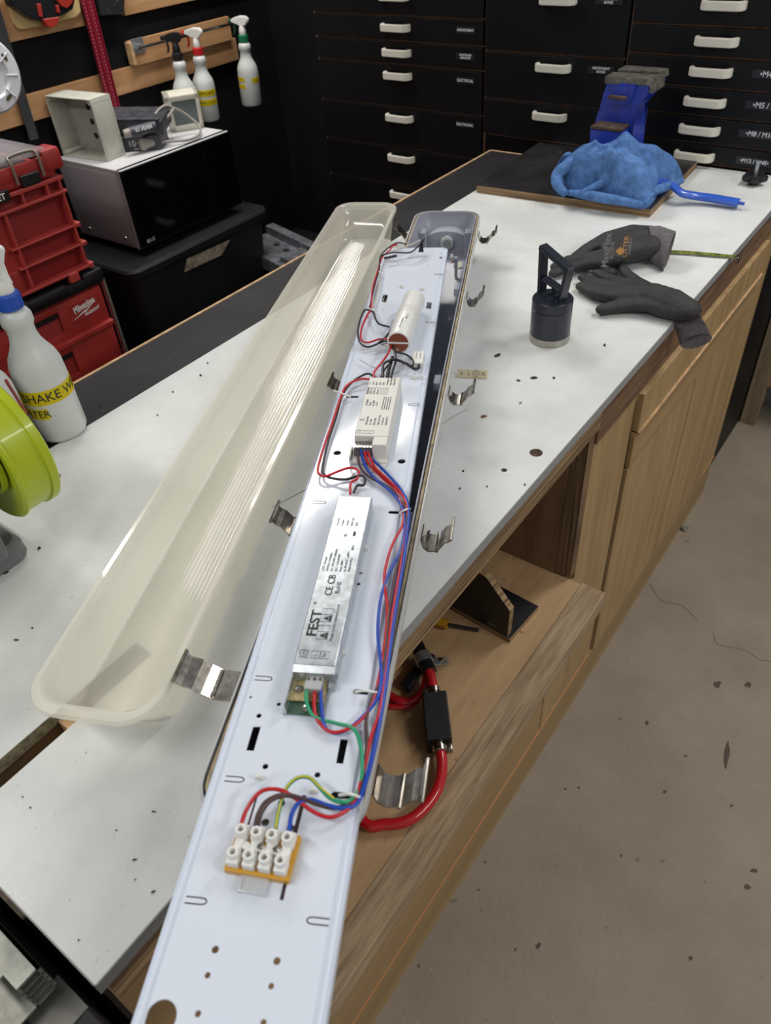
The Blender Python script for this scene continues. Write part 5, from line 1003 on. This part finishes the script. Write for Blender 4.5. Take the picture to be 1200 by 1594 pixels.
# red air line with black block
al = thing('air_line', 'red plastic hose with black manifold block and hose clamps on the low shelf', 'hose', Z(680, 1110, SH))
HR = mat('hose_red', (186, 30, 38), .18, coat=.4); HC = mat('hose_pink', (200, 66, 84), .2, coat=.4)
hz = lambda *a: Z(a[0], a[1], SH+a[2])
bA = hz(676, 1084, .03); bB = hz(684, 1158, .026); ax = (bB-bA).normalized(); MBk = axes(ax, Vector((0, 0, 1)).cross(ax), (bA+bB)/2); Lk = (bB-bA).length
b = bm_new(); bmb(b, -Lk/2, Lk/2, -.019, .019, -.029, .016, .002, MBk); ob('manifold', b, mat('matte_black', (20, 20, 23), .5), al, True, label='black rectangular manifold block')
for e, s in ((bA, -1), (bB, 1)):
    b = bm_new(); M_ = Matrix.Translation(e) @ (ax*s).to_track_quat('Z', 'Y').to_matrix().to_4x4(); lathe(b, [(.010, -.002), (.010, .004), (.0115, .005), (.0115, .013), (.010, .014)], 24, M_); bmb(b, .008, .018, -.006, .006, .003, .014, .001, M_); ob('hose_clamp', b, STEEL, al, True, smooth=35)
b = bm_new(); tube(b, [bB+ax*.004, hz(688, 1190, .022), hz(682, 1225, .018), hz(662, 1256, .014), hz(635, 1277, .012), hz(600, 1283, .011), hz(560, 1272, .011), Vector((-.50, .42, .581)), Vector((-.62, .46, .581)), Vector((-.80, .46, .581))], .0082, 16, 6); ob('hose', b, HR, al, True, smooth=60)
b = bm_new(); tube(b, [bA-ax*.004, hz(672, 1060, .032), hz(668, 1045, .034)], .0082, 14, 5); ob('hose', b, HR, al, True, smooth=60)
b = bm_new(); tube(b, [hz(668, 1046, .034), hz(662, 1032, .034), hz(655, 1018, .034), hz(648, 1002, .034)], lambda t: .0125-.001*t, 18, 5); ob('elbow', b, BLKPL, al, True, smooth=50, label='black rubber hose end')
b = bm_new(); tube(b, [hz(664, 1050, .028), hz(662, 1066, .022), hz(652, 1084, .016), hz(635, 1092, .012), hz(615, 1088, .012), hz(596, 1072, .012), hz(575, 1040, .012), Vector((-.60, .60, .582)), Vector((-.80, .62, .582))], .0068, 14, 6); ob('hose', b, HR, al, True, smooth=60)
b = bm_new(); tube(b, [hz(664, 1058, .016), hz(650, 1090, .009), hz(628, 1100, .008), hz(600, 1098, .008), hz(570, 1090, .008), Vector((-.62, .52, .578)), Vector((-.80, .54, .578))], .0045, 10, 6); ob('hose', b, HR, al, True, smooth=60)
b = bm_new(); a2 = (hz(668, 1046, .034)-hz(655, 1018, .034)).normalized(); c_ = hz(659, 1026, .034); M_ = Matrix.Translation(c_) @ a2.to_track_quat('Z', 'Y').to_matrix().to_4x4()
lathe(b, [(.0135, -.008), (.0142, -.008), (.0142, .008), (.0135, .008)], 28, M_); q0 = hz(672, 1030, .022); q1 = hz(697, 1028, .0015); u_ = (q1-q0).normalized(); bmb(b, 0, (q1-q0).length, -.008, .008, -.001, .001, .0008, axes(u_, a2, q0)); ob('pipe_saddle', b, ZINC, al, True, smooth=35, label='galvanised pipe saddle')
b = bm_new(); lathe(b, [(.005, 0), (.0045, .002), (.002, .003)], 14, Matrix.Translation(q0.lerp(q1, .55)+Vector((0, 0, .0015)))); ob('saddle_screw', b, STEEL, al, True, smooth=35)
b = bm_new(); M_ = axes((1, 0, 0), (0, 1, 0), Z(655, 1060, SH)+Vector((-.005, .01, .006))); bmb(b, -.012, .006, -.045, .035, 0, .014, .003, M_); ob('wall_clip', b, BLKPL, al, True)
# ---------------------------------------------------------------- right background rack
rk = thing('timber_rack', 'rough timber rack behind the bench at the right edge of the photo', 'rack', (0, 2.7, 0))
TM2 = mat('rack_timber', (138, 122, 96), .75, var=.2, scale=8, stretch=(6, 6, .6))
F0 = Z(1163, 660, 0)
ob('upright', box(F0.x-.028, F0.x+.024, F0.y-.0, F0.y+.05, 0, 1.5, .003), TM2, rk, True)
ob('upright', box(.45, .50, F0.y, F0.y+.05, 0, 1.5, .003), TM2, rk, True); ob('upright', box(F0.x-.02, F0.x+.03, F0.y+.45, F0.y+.5, 0, 1.5, .003), TM2, rk, True)
ob('shelf_rail', box(F0.x+.02, .47, F0.y+.008, F0.y+.042, .155, .215, .002), mat('rack_rail', (150, 122, 76), .7, var=.2, scale=8), rk, True)
ob('shelf', box(F0.x, .5, F0.y+.02, F0.y+.5, .215, .235), BLKPL, rk, True); ob('back_board', box(F0.x, .55, F0.y+.48, F0.y+.5, .0, 1.5), BLACKP, rk, True)
tc_ = Z(1206, 640, 0)+Vector((.05, .10, 0)); pt = thing('paint_tub', 'white, blue and red tub on the floor under the timber rack', 'tub', tc_)
b = bm_new(); lathe(b, [(.070, .016), (.074, .018), (.078, .10), (.075, .103)], 40); ob('tub', b, WPL, pt, smooth=35); b = bm_new(); lathe(b, [(.0745, .020), (.0765, .055)], 40); ob('blue_band', b, mat('band_blue', (40, 72, 160), .4), pt, smooth=35, label='blue band'); b = bm_new(); lathe(b, [(.075, .0), (.077, .002), (.077, .017), (.07, .018)], 40); ob('red_rim', b, mat('band_red', (170, 30, 40), .4), pt, smooth=35, label='red rim')
bx_ = thing('power_tool', 'dark machine with small red and white markings on the timber rack', 'machine', (-.18, 2.62, .235)); b = bm_new(); bmb(b, -.24, .1, 2.52, 2.7, .235, .40, .02); ob('body', b, BLKPL, bx_, True, smooth=35); b = bm_new(); bmb(b, -.235, -.18, 2.512, 2.52, .28, .30, .001); ob('marking', b, mat('band_red', (170, 30, 40), .4), bx_, True)
# dirt clump at the cupboard foot
Cc = Z(1063, 824, 0); b = bm_new()
bmesh.ops.create_icosphere(b, subdivisions=2, radius=.011, matrix=Matrix.Translation(Cc+Vector((0, 0, .006))) @ Matrix.Diagonal((1.3, 1, .6, 1)))
for v in b.verts: v.co += Vector((1, 1, .5))*noise.noise(v.co*90)*.005
free('rubble_lump', b, mat('rubble', (150, 144, 134), .9, c2=(60, 54, 48), scale=80), 'small grey lump of rubble on the floor at the foot of the cupboard doors', 'debris')
# ---------------------------------------------------------------- saw and fence at the near left corner
sw = thing('table_saw', 'black saw stand with an aluminium fence rail beside the near end of the bench', 'saw', (-.6, -.3, 0))
AL = mat('brushed_aluminium', (176, 176, 166), .4, .35, var=.15, scale=30); SB = mat('saw_black', (34, 31, 36), .6, var=.3, scale=20, specks=[(120, .68, (84, 60, 60), .5)]); SG = mat('saw_grey', (104, 102, 104), .5)
b = bm_new(); bmb(b, -1.1, -.30, -.55, -.012, .0, .84, .004); ob('body', b, SB, sw, True)
ry1 = -.018; ry0 = -.060
b = bm_new(); bmb(b, -1.1, -.405, ry0, ry1, .9265, .930); bmb(b, -1.1, -.3865, ry1-.003, ry1, .885, .930); bmb(b, -1.1, -.3865, ry0, ry0+.003, .885, .930) if 0 else None
bmb(b, -1.1, -.3865, ry0-.004, ry1, .884, .887); bmb(b, -.405, -.3865, ry1-.019, ry1, .9265, .930); bmb(b, -.405, -.3865, ry1-.021, ry1-.019, .884, .930)
for k in range(3): bmb(b, -.405, -.3865, ry1-.021, ry1, .896+k*.010, .8975+k*.010)
ob('fence_rail', b, AL, sw, True, label='brushed aluminium fence rail')
ob('rail_plate', box(-.400, -.350, -.05, -.014, .868, .872), mat('steel_plate', (128, 126, 120), .4, .3), sw, True); ob('side_plate', box(-1.1, -.415, -.15, -.066, .892, .900, .002), SG, sw, True); ob('corner_bracket', box(-.345, -.30, -.06, -.012, .86, .90, .003), SB, sw, True)
b = bm_new(); lathe(b, [(.018, 0), (.018, .03), (.012, .034)], 24, Matrix.Translation((-.325, -.055, .83))); ob('knob', b, SG, sw, True, smooth=40); ob('red_lever', box(-.30, -.27, -.05, -.02, .82, .84, .004), RB, sw, True)
